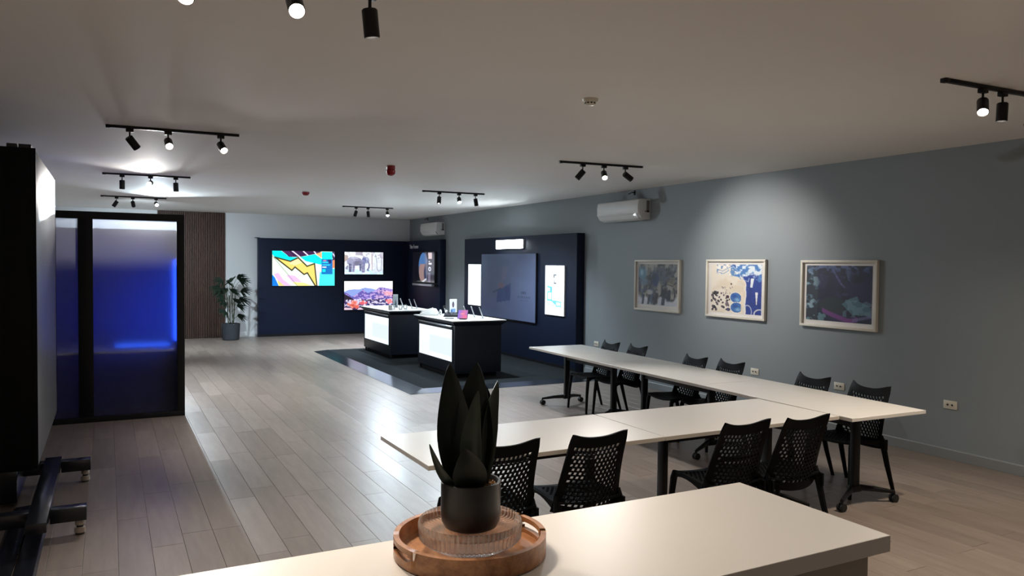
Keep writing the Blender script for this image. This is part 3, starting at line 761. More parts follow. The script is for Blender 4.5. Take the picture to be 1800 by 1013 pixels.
C3.put((C3.V > 0.64 + (m1[20] - .5)[None, :] * .1), (62, 44, 84)); C3.put((C3.V > 0.62) & (C3.V < 0.88) & (m2 > 0.56), (226, 220, 244), 0.85)
C3.put((C3.V > 0.70) & (m2 < 0.40), (50, 66, 140), 0.8)
for (u, v, rx, ry, c2) in ((0.20, 0.78, 0.085, 0.12, (216, 104, 96)), (0.16, 0.86, 0.06, 0.10, (190, 84, 74)), (0.25, 0.88, 0.05, 0.08, (206, 96, 84)), (0.38, 0.76, 0.07, 0.07, (206, 92, 104)), (0.09, 0.80, 0.03, 0.06, (196, 110, 96)), (0.93, 0.72, 0.07, 0.09, (232, 110, 126))):
    C3.put((np.hypot((C3.U - u) / rx, (C3.V - v) / ry) + (m2 - 0.5) * 1.2) < 1, c2); C3.put(((np.hypot((C3.U - u) / rx, (C3.V - v) / ry) + (m2 - 0.5) * 1.2) < 1) & (m2 > 0.55), (250, 160, 146), 0.7)
C3.put(np.clip((C3.V - 0.90 - (m1[80] - 0.5)[None, :] * 0.15) * 20, 0, 1) * (C3.U < 0.5) * (np.hypot((C3.U - 0.22) / 0.07, (C3.V - 0.92) / 0.1) > 1), (240, 210, 222), 0.9)
television('bright television showing purple mountains and red trees, behind the far pedestal', (5.262, YD - 0.055, 1.342), (1.274, 0, 0), (0, 0, -0.725), (0, -1, 0), C3, 1.0)

# art television on the side panel: generic stand-in of a dark portrait-shaped picture
XA = 6.94
C4 = Canvas(110, 70, (13, 14, 22))
C4.ell(0.50, 0.52, 0.22, 0.50, (92, 92, 110), 0.9); C4.put((np.hypot((C4.U - 0.50) / 0.22, (C4.V - 0.52) / 0.50) < 1) & (C4.V < 0.42 - 0.3 * (C4.U - 0.5)), (70, 110, 164), 0.95)
C4.put((np.hypot((C4.U - 0.46) / 0.16, (C4.V - 0.66) / 0.34) < 1) & (C4.V > 0.40), (150, 122, 118), 0.9)
C4.ell(0.60, 0.70, 0.09, 0.30, (40, 48, 78), 0.9, soft=0.4); C4.poly([(0.44, 0.98), (0.64, 0.86), (0.66, 0.92), (0.5, 1.0)], (196, 200, 210))
C4.poly([(0.56, 0.0), (0.64, 0.0), (0.68, 0.3), (0.70, 1.0), (0.64, 1.0)], (120, 116, 136), 0.6)
C4.poly([(0.69, 0.0), (0.96, 0.0), (0.98, 1.0), (0.70, 1.0)], (58, 54, 66)); C4.poly([(0.72, 0.02), (0.88, 0.02), (0.89, 0.22), (0.73, 0.22)], (206, 186, 190))
C4.poly([(0.74, 0.29), (0.80, 0.29), (0.80, 0.32), (0.74, 0.32)], (220, 220, 236)); C4.poly([(0.74, 0.36), (0.88, 0.36), (0.88, 0.41), (0.74, 0.41)], (220, 220, 236))
C4.put(np.abs(np.hypot((C4.U - 0.79) / 0.045, (C4.V - 0.56) / 0.055) - 1) < 0.35, (214, 220, 240)); C4.poly([(0.72, 0.68), (0.82, 0.68), (0.82, 1.0), (0.72, 1.0)], (130, 122, 146), 0.8)
television('dim framed art television with a blue and tan oval on the side panel', (XA - 0.06, 18.46, 2.088), (0, -1.46, 0), (0, 0, -0.735), (-1, 0, 0), C4, 0.9, depth=0.055, bz=0.012)
t = thing('soundbar', 'slim silver soundbar below the framed art television', 'soundbar', (XA, 16.92, 1.285))
MB().box(-0.10, -0.02, 0, 1.48, -0.028, 0.028).build('body', M['silver'], t, bevel=0.008)
MB().box(-0.102, -0.018, -0.02, 0.16, -0.030, 0.030).build('end_cap', M['black'], t, bevel=0.004)
for y_ in (0.35, 1.15):
    MB().box(-0.02, -0.0005, y_, y_ + 0.06, -0.02, 0.02).build('wall_mount', M['black_metal'], t)

# ------------------------------------------------------------------ feature wall with light boxes
XP = 6.932
t = thing('feature_wall', 'free standing navy black feature wall between the two air conditioners', 'display wall')
MB().box(XP, XR - 0.001, 10.82, 15.38, 0.0, 2.352).build('panel', M['navy'], t, bevel=0.004)
MB().box(XP - 0.004, XP - 0.0005, 10.83, 15.37, 0.0, 0.07).build('kick_strip', M['black_metal'], t)
def plate(name, label, cat, y1, y0, z1, z0, thick, canvas, strength, group=None, frame=True):
    t = thing(name, label, cat, (XP, y0, z0), 0, group)
    MB().box(-thick, -0.0008, 0, y1 - y0, 0, z1 - z0).build('housing', M['white_plastic'] if strength else M['black_metal'], t, bevel=0.004)
    canvas.obj('face', (-thick - 0.0012, y1 - y0 - 0.006, z1 - z0 - 0.006), (0, -(y1 - y0 - 0.012), 0), (0, 0, -(z1 - z0 - 0.012)), attr_mat('face ' + label[:14], strength, 0.4), t)
    return t
B1 = Canvas(50, 70, (236, 247, 255)); B1.line([(0.22, 0.57), (0.26, 0.66)], 0.02, (200, 150, 150), 0.8, asp=0.7); B1.ell(0.55, 0.57, 0.05, 0.012, (150, 140, 160), 0.8)
plate('light_box', 'narrow glowing white light box left of the hanging poster, nearly blank', 'light box', 15.11, 14.47, 1.808, 0.93, 0.03, B1, 1.6, 'light boxes on the feature wall')
B2 = Canvas(60, 84, (238, 248, 255))
B2.poly([(0.45, 0.18), (0.60, 0.18), (0.60, 0.20), (0.50, 0.20), (0.50, 0.25), (0.45, 0.25)], (60, 70, 84)); B2.poly([(0.46, 0.30), (0.50, 0.30), (0.50, 0.345), (0.60, 0.345), (0.60, 0.37), (0.46, 0.37)], (60, 70, 84)); B2.poly([(0.46, 0.39), (0.60, 0.39), (0.60, 0.405), (0.46, 0.405)], (110, 116, 126))
B2.line([(0.13, 0.43), (0.36, 0.44), (0.36, 0.70), (0.13, 0.70), (0.14, 0.54), (0.34, 0.53)], 0.022, (40, 190, 220), 0.9, asp=0.72)
B2.poly([(0.27, 0.43), (0.36, 0.44), (0.36, 0.52), (0.27, 0.52)], (90, 170, 210), 0.9); B2.line([(0.34, 0.71), (0.84, 0.73), (0.84, 0.81), (0.60, 0.81), (0.58, 0.73)], 0.022, (80, 180, 220), 0.9, asp=0.72)
B2.poly([(0.36, 0.72), (0.58, 0.73), (0.60, 0.80), (0.44, 0.76)], (90, 180, 226), 0.9); B2.line([(0.13, 0.78), (0.50, 0.80)], 0.01, (60, 120, 140), 0.8, asp=0.72)
plate('light_box', 'glowing white light box with cyan room sketch right of the hanging poster', 'light box', 11.808, 11.157, 1.803, 0.925, 0.03, B2, 1.3, 'light boxes on the feature wall')
PO = Canvas(120, 70, (96, 106, 140))
pf = fbm(120, 70, 4, 61, 3); PO.put(np.clip((pf - 0.45) * 4, 0, 1), (104, 116, 150), 0.6)
PO.poly([(0.42, 0.20), (0.52, 0.20), (0.47, 0.42), (0.40, 0.42)], (116, 112, 144), 0.7)
PO.ell(0.40, 0.49, 0.06, 0.05, (124, 100, 118), 0.9, rot=0.5); PO.poly([(0.33, 0.54), (0.42, 0.47), (0.45, 0.51), (0.36, 0.57)], (120, 96, 112), 0.9)
PO.line([(0.24, 0.605), (0.40, 0.535)], 0.007, (50, 62, 88), 0.9, asp=1.7)
PO.poly([(0.33, 0.56), (0.55, 0.48), (0.56, 0.71), (0.31, 0.76)], (54, 72, 122), 0.9); PO.poly([(0.46, 0.50), (0.58, 0.44), (0.57, 0.70), (0.50, 0.71)], (48, 64, 110), 0.7)
for (u0, u1, v0, v1, al) in ((0.76, 0.84, 0.565, 0.595, 0.8), (0.70, 0.92, 0.625, 0.655, 0.5), (0.75, 0.88, 0.69, 0.71, 0.3)):
    q = u0
    while q < u1:
        PO.poly([(q, v0), (q + 0.017, v0), (q + 0.017, v1), (q, v1)], (58, 62, 92), al); q += 0.022
plate('hanging_poster', 'wide dull blue fabric poster below the lit sign', 'poster', 14.42, 12.12, 2.02, 0.74, 0.045, PO, None)
t = thing('lit_sign', 'dazzling white lit sign above the fabric poster', 'sign', (XP, 12.63, 2.11))
MB().box(-0.045, -0.0008, 0, 1.11, 0, 0.18).build('housing', M['white_plastic'], t, bevel=0.01)
MB().box(-0.055, -0.0455, 0.008, 1.102, 0.008, 0.172).build('lit_face', M['sign'], t, bevel=0.003)

# ------------------------------------------------------------------ platform
t = thing('display_platform', 'low dark carpeted platform with metal edge ramps under the pedestals', 'platform')
PX0, PX1, PY0, PY1 = 3.68, 6.925, 9.94, 15.58
RW = 0.30
MB().box(PX0 + RW, PX1, PY0 + RW, PY1 - 0.03, 0.001, 0.022).build('carpet', M['carpet'], t)
def ramp(pts):
    lo = [(x, y, 0.001) for x, y in pts]; hi = [(pts[0][0], pts[0][1], 0.003), (pts[1][0], pts[1][1], 0.003), (pts[2][0], pts[2][1], 0.0235), (pts[3][0], pts[3][1], 0.0235)]
    return MB().add(lo + hi, [(0, 3, 2, 1), (4, 5, 6, 7), (0, 1, 5, 4), (1, 2, 6, 5), (2, 3, 7, 6), (3, 0, 4, 7)])
M['ramp'] = mat('dark anodised ramp', (0.16, 0.18, 0.215), 0.17, metal=0.9, var=0.04)
ramp([(PX0, PY1), (PX0, PY0), (PX0 + RW, PY0 + RW), (PX0 + RW, PY1)]).build('edge_ramp', M['ramp'], t)
ramp([(PX0, PY0), (PX1, PY0), (PX1, PY0 + RW), (PX0 + RW, PY0 + RW)]).build('edge_ramp', M['ramp'], t)
MB().box(PX0 + RW, PX1, PY1 - 0.029, PY1, 0.001, 0.023).build('edge_trim', M['black_metal'], t)

# ------------------------------------------------------------------ pedestals
def pedestal(label, x0, y0, x1, y1):
    t = thing('display_pedestal', label, 'pedestal', (x0, y0, 0.0225), 0, 'display pedestals on the platform')
    w, l, h = x1 - x0, y1 - y0, 0.895
    MB().box(0.03, w - 0.03, 0.03, l - 0.03, 0.07, h - 0.075).build('body', M['navy_side'], t, bevel=0.004)
    MB().box(0.08, w - 0.08, 0.10, l - 0.10, 0.0, 0.0695).build('recessed_plinth', M['matte_black'], t)
    for yy in (0.05, l - 0.10):
        MB().box(0.05, 0.075, yy, yy + 0.05, 0.0, 0.0695).build('foot', M['black_metal'], t)
    # tapered collar below the top
    b = MB(); e = 0.03
    lo = [(0.03, 0.03), (w - 0.03, 0.03), (w - 0.03, l - 0.03), (0.03, l - 0.03)]; hi = [(-e, -e), (w + e, -e), (w + e, l + e), (-e, l + e)]
    b.add([(x, y, h - 0.0745) for x, y in lo] + [(x, y, h - 0.02) for x, y in hi] + [(x, y, h - 0.006) for x, y in hi],
          [(0, 3, 2, 1), (8, 9, 10, 11)] + [(i + a, (i + 1) % 4 + a, (i + 1) % 4 + 4 + a, i + 4 + a) for a in (0, 4) for i in range(4)])
    b.build('collar', M['navy_side'], t)
    MB().box(-e, w + e, -e, l + e, h - 0.0055, h + 0.008).build('top', M['white_plastic'], t, bevel=0.002)
    # light panel on the long left face
    for (a, b0, c, d) in ((0.10, l - 0.10, 0.235, 0.255), (0.10, l - 0.10, 0.755, 0.775), (0.10, 0.12, 0.255, 0.755), (l - 0.12, l - 0.10, 0.255, 0.755)):
        MB().box(0.018, 0.0297, a, b0, c, d).build('light_panel_frame', M['black_metal'], t)
    cv = Canvas(60, 24, (226, 240, 255)); cv.poly([(0.33, 0.28), (1.0, 0.28), (1.0, 0.84), (0.33, 0.84)], (206, 218, 246)); cv.poly([(0, 0.55), (0.33, 0.55), (0.33, 1), (0, 1)], (214, 238, 250), 0.6)
    cv.obj('light_panel', (0.0215, l - 0.12, 0.755), (0, -(l - 0.24), 0), (0, 0, -0.50), attr_mat('panel ' + label[:12], 0.98, 0.3), t)
    # front grip rail
    MB().prism([(0.0, 0.795), (0.022, 0.79), (0.029, 0.80), (0.029, 0.815), (0.006, 0.82)], 'y', 0.12, l - 0.12).build('grip_rail', M['steel'], t, bevel=0.002)
    return t
pedestal('nearer dark display pedestal with glowing side panel and white top', 4.73, 10.87, 5.60, 12.53)
pedestal('farther dark display pedestal with glowing side panel, in front of the mountain television', 4.62, 13.60, 5.47, 15.34)
ZT = 0.022 + 0.895 + 0.0085

def phone_stand(x, y, label, h=0.17, rz=0.0):
    t = thing('phone_stand', label, 'phone', (x, y, ZT), rz, 'tilted phones on the pedestals')
    MB().lathe([(0, 0), (0.045, 0), (0.045, 0.008), (0.04, 0.012), (0, 0.012)], 24).build('base', M['white_plastic'], t, smooth=True)
    MB().tube([(0.02, 0, 0.012), (0.005, 0, 0.05)], 0.009, 10).build('neck', M['black'], t, smooth=True)
    p = MB().box(-0.009, 0.009, -0.036, 0.036, 0, h).build('phone', M['silver'], t, bevel=0.004)
    p.location = (0.02, 0, 0.022); p.rotation_euler = (0, -0.35, 0)
    sc_ = MB().box(-0.0098, -0.0092, -0.033, 0.033, 0.006, h - 0.006).build('screen', M['black'], p)
    return t
def card_stand(x, y, w, h, label, rz, canvas):
    t = thing('card_stand', label, 'sign card', (x, y, ZT), rz, 'upright cards on the pedestals')
    MB().box(-w / 2 - 0.006, w / 2 + 0.006, -0.035, 0.035, 0, 0.008).build('base', M['white_plastic'], t, bevel=0.002)
    MB().box(-w / 2, w / 2, -0.006, 0.006, 0.008, h).build('board', M['white_plastic'], t, bevel=0.002)
    canvas.obj('printed_face', (-w / 2 + 0.006, -0.0068, h - 0.008), (w - 0.012, 0, 0), (0, 0, -(h - 0.024)), attr_mat('card ' + label[:10], None, 0.4), t)
    return t
def cradle(x, y, label, r=0.035, rz=0.0, m='white_plastic'):
    t = thing('earbud_cradle', label, 'earbuds', (x, y, ZT), rz, 'round white cradles on the pedestals')
    MB().lathe([(0, 0), (r * 1.2, 0), (r * 1.2, 0.006), (r, 0.012), (0, 0.014)], 24).build('base', M['white_plastic'], t, smooth=True)
    ring = [(0, r * math.cos(a), 0.02 + r + r * math.sin(a)) for a in [2 * PI * k / 20 for k in range(21)]]
    MB().tube(ring, r * 0.32, 10).build('ring', M[m], t, smooth=True)
    MB().lathe([(0, -0.006), (r * 0.4, -0.006), (r * 0.4, 0.006), (0, 0.006)], 16).build('bud', M['black'], t, smooth=True).matrix_local = Matrix.Translation((0.0, 0, 0.02 + r)) @ Matrix.Rotation(PI / 2, 4, 'Y')
    return t
RZC = math.atan2(-0.467, 0.884)
CK = Canvas(26, 40, (212, 214, 222)); CK.ell(0.5, 0.36, 0.16, 0.20, (92, 74, 86)); CK.ell(0.5, 0.22, 0.09, 0.08, (60, 44, 46)); CK.poly([(0.15, 0.65), (0.85, 0.62), (0.9, 1), (0.1, 1)], (120, 150, 190)); CK.poly([(0.15, 0.7), (0.4, 0.7), (0.4, 1), (0.12, 1)], (60, 96, 150))
card_stand(5.30, 12.22, 0.125, 0.275, 'white card with a figure print at the back of the nearer pedestal', RZC, CK)
CK2 = Canvas(16, 40, (150, 160, 170)); CK2.poly([(0.2, 0.98), (0.45, 0.5), (0.55, 0.35), (0.75, 0.7), (0.7, 0.98)], (70, 84, 92)); CK2.poly([(0, 0), (1, 0), (1, 0.15), (0, 0.15)], (176, 184, 190))
card_stand(5.06, 14.55, 0.095, 0.265, 'tall narrow grey card on the farther pedestal', RZC, CK2)
for x_, y_, lab in ((5.24, 11.55, 'tilted silver phone on the nearer pedestal, closest to the white card'), (5.33, 11.45, 'tilted silver phone on the nearer pedestal, middle of three'), (5.36, 11.20, 'tilted silver phone on the nearer pedestal, closest to its right edge'),
                    (5.16, 14.43, 'tilted silver phone on the farther pedestal beside the grey card'), (5.24, 14.15, 'tilted silver phone on the farther pedestal, middle of three'), (5.32, 14.10, 'tilted silver phone on the farther pedestal, closest to its right end')):
    phone_stand(x_, y_, lab, 0.175, RZC + 0.12)
# white angled console
t = thing('display_cradle', 'bulky white angled cradle at the far left corner of the nearer pedestal', 'cradle', (4.90, 12.30, ZT), RZC)
MB().prism([(-0.15, 0.0), (0.11, 0.0), (0.15, 0.03), (0.10, 0.11), (0.05, 0.115), (-0.14, 0.05), (-0.17, 0.03)], 'y', -0.10, 0.10).build('body', M['white_plastic'], t, bevel=0.012)
pl = MB().box(-0.11, 0.10, -0.085, 0.085, 0, 0.008).build('pad', M['white_edge'], t, bevel=0.003); pl.location = (-0.045, 0, 0.088); pl.rotation_euler = (0, -0.33, 0)
cradle(5.02, 12.12, 'round white earbud cradle next to the bulky white cradle', 0.036, RZC + 0.5)
cradle(5.09, 12.02, 'round white earbud cradle beside the dark slanted tablet', 0.036, RZC - 0.2)
cradle(5.13, 11.28, 'round white cradle right of the pink screen tablet', 0.04, RZC + 0.2)
t = thing('tablet', 'dark slanted tablet lying on the nearer pedestal', 'tablet', (5.12, 11.80, ZT), RZC)
MB().box(-0.16, 0.16, -0.11, 0.11, 0, 0.012).build('stand_plate', M['black'], t, bevel=0.003)
q = MB().box(-0.15, 0.15, -0.10, 0.10, 0, 0.008).build('slate', M['gloss_black'], t, bevel=0.003); q.location = (0, 0.0, 0.040); q.rotation_euler = (0.22, -0.03, 0)
MB().prism([(-0.09, 0.0125), (0.09, 0.0125), (0.09, 0.048), (0.08, 0.048)], 'x', -0.1, 0.1).build('wedge', M['black'], t)
t = thing('tablet', 'upright tablet with a pink and violet screen on the nearer pedestal', 'tablet', (4.98, 11.12, ZT), RZC - 0.25)
s_ = MB().box(-0.085, 0.085, -0.006, 0.006, 0, 0.155).build('slate', M['gloss_black'], t, bevel=0.004); s_.location = (0, 0, 0.012); s_.rotation_euler = (-0.45, 0, 0)
PT = Canvas(30, 28, (214, 110, 150)); PT.put(np.clip(1.1 - PT.U * 1.5 - PT.V * 0.2, 0, 1), (130, 110, 210)); PT.put(np.clip(PT.U * 1.5 - 0.9, 0, 1) * (PT.V < 0.6), (120, 100, 196)); PT.ell(0.45, 0.45, 0.3, 0.1, (236, 150, 150), 0.8, soft=0.5)
PT.obj('screen', (-0.079, -0.0068, 0.149), (0.158, 0, 0), (0, 0, -0.143), attr_mat('tablet screen', 0.95, 0.2), s_)
MB().prism([(-0.01, 0.0), (0.09, 0.0), (0.075, 0.10), (0.06, 0.11)], 'x', -0.05, 0.05).build('stand', M['black'], t, bevel=0.004)
t = thing('watch_stand', 'dark round watch on a thin white post beside the white card', 'watch', (5.20, 12.33, ZT), RZC)
MB().lathe([(0, 0), (0.03, 0), (0.03, 0.01), (0, 0.012)], 20).build('base', M['white_plastic'], t, smooth=True)
MB().tube([(0, 0, 0.01), (0.0, 0, 0.06), (-0.02, 0, 0.12)], 0.010, 10).build('post', M['silver'], t, smooth=True)
MB().tube([(-0.022, 0.012, 0.135), (-0.022, -0.012, 0.135)], 0.024, 20).build('watch_face', M['black'], t, smooth=True)
t = thing('flat_tablet', 'small flat dark tablet lying in front of the pink screen tablet', 'tablet', (4.89, 11.42, ZT), RZC)
MB().box(-0.075, 0.075, -0.05, 0.05, 0.0, 0.009).build('slate', M['black'], t, bevel=0.003)
MB().box(-0.07, 0.07, -0.045, 0.045, 0.0092, 0.0098).build('screen', M['gloss_black'], t)
# farther pedestal small things
t = thing('white_box', 'small bright white box at the near left corner of the farther pedestal', 'box', (4.72, 13.86, ZT), RZC)
MB().box(-0.035, 0.035, -0.035, 0.035, 0, 0.075).build('carton', M['white_plastic'], t, bevel=0.003)
MB().box(-0.036, 0.036, -0.036, 0.036, 0.0755, 0.095).build('lid', M['white_plastic'], t, bevel=0.003)
for x_, y_, lab, m_ in ((4.82, 13.98, 'looped silver watch beside the small white box', 'silver'), (4.92, 13.86, 'looped silver watch in the middle of the farther pedestal front', 'silver'), (5.05, 13.95, 'large looped silver band below the grey card', 'silver')):
    t = thing('smart_watch', lab, 'watch', (x_, y_, ZT), RZC + 0.3, 'watches on the farther pedestal')
    MB().box(-0.035, 0.035, -0.03, 0.03, 0, 0.012).build('base', M['white_plastic'], t, bevel=0.003)
    ring = [(0.03 * math.cos(a), 0, 0.05 + 0.036 * math.sin(a)) for a in [2 * PI * k / 20 for k in range(21)]]
    MB().tube(ring, 0.010, 8).build('strap', M[m_], t, smooth=True)
    MB().lathe([(0, 0), (0.021, 0), (0.021, 0.009), (0, 0.009)], 20).build('watch_face', M['black'], t, smooth=True).location = (0, 0, 0.089)

# ------------------------------------------------------------------ potted palm
t = thing('potted_palm', 'tall fan palm in a charcoal planter in front of the slat panel', 'plant', (2.50, 18.62, 0.0))
MB().lathe([(0, 0.0), (0.165, 0.0), (0.185, 0.02), (0.205, 0.38), (0.19, 0.385), (0.185, 0.35), (0.0, 0.345)], 36).build('planter', M['pot_grey'], t, smooth=True)
MB().lathe([(0, 0.352), (0.10, 0.354), (0.184, 0.351)], 24).build('soil', M['soil'], t)
pr = random.Random(3)
def frond(base, ctrl, tip_dir, size, nleaf=10):
    """a fan of narrow leaflets at the end of a thin stalk"""
    b = MB()
    d = Vector(tip_dir).normalized(); side = (d.cross(Vector((0, 0, 1))).normalized() * 0.75 + Vector((0, 0, 0.6))).normalized(); d = (d - side * d.dot(side)).normalized(); nrm = side.cross(d).normalized()
    for k in range(nleaf):
        a = -1.0 + 2.0 * k / (nleaf - 1) + pr.uniform(-0.06, 0.06)
        ld = (d * math.cos(a) + side * math.sin(a)).normalized(); l = size * (1 - 0.25 * abs(a) / 1.25) * pr.uniform(0.9, 1.1)
        ls = ld.cross(nrm).normalized()
        w = 0.019
        P = Vector(ctrl)
        pts = []
        for j, (tt, ww) in enumerate(((0.02, 0.25), (0.3, 0.9), (0.6, 1.0), (0.85, 0.6), (1.0, 0.05))):
            c = P + ld * l * tt + nrm * (0.05 * size * math.sin(tt * 2.6)) - Vector((0, 0, 1)) * (0.26 * size * tt * tt)
            pts += [c - ls * w * ww, c + nrm * 0.004, c + ls * w * ww]
        fs = []
        for j in range(4):
            fs += [(3 * j, 3 * j + 1, 3 * j + 4, 3 * j + 3), (3 * j + 1, 3 * j + 2, 3 * j + 5, 3 * j + 4)]
        b.add(pts, fs)
    return b
stems = [((-0.05, 0.02), (-0.10, 0.00), 1.05), ((0.02, -0.03), (0.03, -0.04), 1.20), ((0.06, 0.03), (0.10, 0.02), 1.00), ((-0.01, 0.05), (-0.02, 0.06), 0.85)]
for (b0, t0, hh) in stems:
    MB().tube([(b0[0], b0[1], 0.35), ((b0[0] + t0[0]) / 2, (b0[1] + t0[1]) / 2, 0.35 + hh * 0.4), (t0[0], t0[1], 0.35 + hh * 0.8)], [0.013, 0.011, 0.009], 8).build('stem', M['palm_stem'], t, smooth=True)
fr = [((0.34, -0.05, 1.36), 0.30), ((0.22, -0.1, 1.42), 0.28), ((0.38, 0.0, 1.12), 0.32), ((0.30, -0.12, 0.93), 0.30), ((0.22, -0.15, 0.78), 0.26), ((0.24, -0.1, 0.55), 0.25),
      ((-0.30, -0.05, 1.36), 0.30), ((-0.38, 0.0, 1.18), 0.32), ((-0.30, -0.12, 1.02), 0.30), ((-0.22, -0.1, 0.88), 0.28), ((-0.2, -0.12, 0.66), 0.26), ((0.02, -0.15, 1.10), 0.28), ((-0.08, -0.16, 1.28), 0.28), ((0.05, 0.12, 1.34), 0.28), ((0.10, -0.16, 0.90), 0.26), ((-0.12, 0.10, 1.10), 0.3)]
for (tip, sz) in fr:
    d = Vector((tip[0], tip[1], 0.10 + 0.15 * (tip[2] - 1.0)))
    ctrl = Vector((tip[0] * 0.55, tip[1] * 0.6, tip[2]))
    f_ = frond(None, ctrl, d, sz * 1.0, 9).build('frond', M['palm'], t, merge=False)
    st = max(0.40, tip[2] - 0.28)
    MB().tube([(tip[0] * 0.12, tip[1] * 0.2, st), (tip[0] * 0.3, tip[1] * 0.4, (st + tip[2]) / 2 + 0.03), tuple(ctrl)], [0.006, 0.005, 0.004], 6).build('stalk', M['palm_stem'], f_, smooth=True)

# ------------------------------------------------------------------ blue lit booth
YG = 9.70
t = thing('glass_booth', 'dark framed booth with tall frosted panes glowing blue', 'booth')
bf = M['bronze_frame']
MB().box(-2.60, 0.79, YG, YG + 0.09, 2.275, 2.355).build('top_rail', bf, t, bevel=0.003)
MB().box(-2.60, 0.79, YG, YG + 0.09, 0.0, 0.06).build('bottom_rail', bf, t, bevel=0.003)
for a, b_ in ((0.71, 0.79), (-0.295, -0.15), (-1.40, -1.26), (-2.60, -2.50)):
    MB().box(a, b_, YG, YG + 0.09, 0.0605, 2.2745).build('post', bf, t, bevel=0.003)
for a, b_ in ((-0.1495, 0.7095), (-1.2595, -0.2955), (-2.4995, -1.4005)):
    MB().box(a, b_, YG + 0.035, YG + 0.045, 0.061, 2.274).build('pane', M['frosted'], t)
YR = 10.50
MB().box(0.74, 0.79, YG + 0.0905, YR, 0.0, 2.30).build('side_wall', bf, t)
MB().box(-2.60, -2.55, YG + 0.0905, YR, 0.0, 2.30).build('side_wall', bf, t)
MB().box(-2.5495, 0.7395, YR - 0.06, YR, 0.0, 2.17).build('rear_wall', mat('booth lining with blue glow', (0.06, 0.07, 0.34), 0.6), t)  # blue of the lining is painted in for the booth's blue glow
MB().box(-2.55, 0.74, YR - 0.075, YR + 0.015, 2.1705, 2.25).build('rear_rail', bf, t)
t = thing('booth_desk', 'white desk inside the booth seen through the frosted pane', 'desk', (0, 0, 0))
MB().box(-0.70, 0.70, 9.80, 10.25, 0.755, 0.78).build('desktop', M['white_plastic'], t, bevel=0.003)
for x_ in (-0.66, 0.62):
    MB().box(x_, x_ + 0.04, 9.86, 10.22, 0.0, 0.7545).build('leg', bf, t)
t = thing('blue_wall_lamp', 'tall blue lamp on the side wall inside the booth', 'lamp', (0.739, 9.80, 0.86))
MB().box(-0.03, 0, 0, 0.27, 0, 0.98).build('housing', M['black'], t, bevel=0.003)
MB().box(-0.034, -0.0305, 0.012, 0.258, 0.012, 0.968).build('glow_face', M['blue_led'], t)

t = thing('added_desk_glow', 'added flat blue light panel on the desk inside the booth', 'lamp', (0.06, 10.02, 0.7805))  # added source, washes the rear wall and desk with blue light
MB().box(0, 0.60, 0, 0.16, 0, 0.018).build('housing', M['black'], t, bevel=0.002)
MB().box(0.008, 0.592, 0.008, 0.152, 0.0182, 0.0215).build('glow_face', M['blue_bar'], t)

# ------------------------------------------------------------------ tall rolling display at left
t = thing('rolling_display', 'tall black rolling display unit at the left edge, pale face toward the room', 'display', (0, 0, 0))
MB().box(-0.86, -0.475, 6.35, 8.62, 0.32, 2.60).build('housing', M['matte_black'], t, bevel=0.006)
MB().box(-0.4745, -0.45, 6.36, 8.61, 0.34, 2.585).build('screen_face', M['pale_panel'], t, bevel=0.003)
for a in ((6.35, 6.3595, 0.33, 2.60), (8.6105, 8.62, 0.33, 2.60)):
    MB().box(-0.4748, -0.447, a[0], a[1], a[2], a[3]).build('bezel', M['matte_black'], t)
for a, b_ in ((-0.62, -0.56), (-0.55, -0.475)):
    MB().box(a, b_, 6.36, 6.50, 2.6, 2.625).build('top_clip', M['black'], t, bevel=0.002)
MB().box(-0.72, -0.60, 6.60, 8.40, 0.03, 0.3195).build('support_column', M['gloss_black'], t, bevel=0.004)
MB().box(-0.46, -0.345, 5.45, 7.25, 0.135, 0.20).build('base_beam', M['gloss_black'], t, bevel=0.004)
for y_ in (5.78, 7.14):
    f_ = MB().box(-0.3445, -0.135, y_ - 0.05, y_ + 0.05, 0.10, 0.19).build('foot', M['gloss_black'], t, bevel=0.004)
    MB().box(-0.90, -0.4605, y_ - 0.05, y_ + 0.05, 0.10, 0.19).build('rear_foot', M['gloss_black'], t, bevel=0.004)
    for x_ in (-0.175, -0.85):
        c_ = MB().lathe([(0, 0.099), (0.024, 0.099), (0.03, 0.085), (0.03, 0.065), (0.02, 0.06), (0.02, 0.048), (0.032, 0.044), (0.034, 0.014), (0.026, 0.008)], 20, c=(x_, y_, 0)).build('caster', M['caster_beige'], t, smooth=True)
        MB().lathe([(0.0265, 0.009), (0.027, 0.0), (0, 0.0)], 20, c=(x_, y_, 0)).build('foot_pad', M['rubber'], c_)
        MB().lathe([(0.0205, 0.0595), (0.0215, 0.054), (0.0205, 0.0485)], 20, c=(x_, y_, 0)).build('neck_ring', M['black'], c_)
t = thing('floor_cable_cover', 'low black cover strip on the floor below the rolling display', 'cable cover', (0, 0, 0))
MB().prism([(-0.50, 0.0), (-0.375, 0.0), (-0.39, 0.02), (-0.485, 0.02)], 'y', 3.2, 5.95).build('cover', M['gloss_black'], t, bevel=0.003)
MB().prism([(-0.62, 0.0), (-0.5005, 0.0), (-0.5005, 0.02), (-0.60, 0.012)], 'y', 3.2, 6.55).build('side_ramp', M['gloss_black'], t, bevel=0.003)

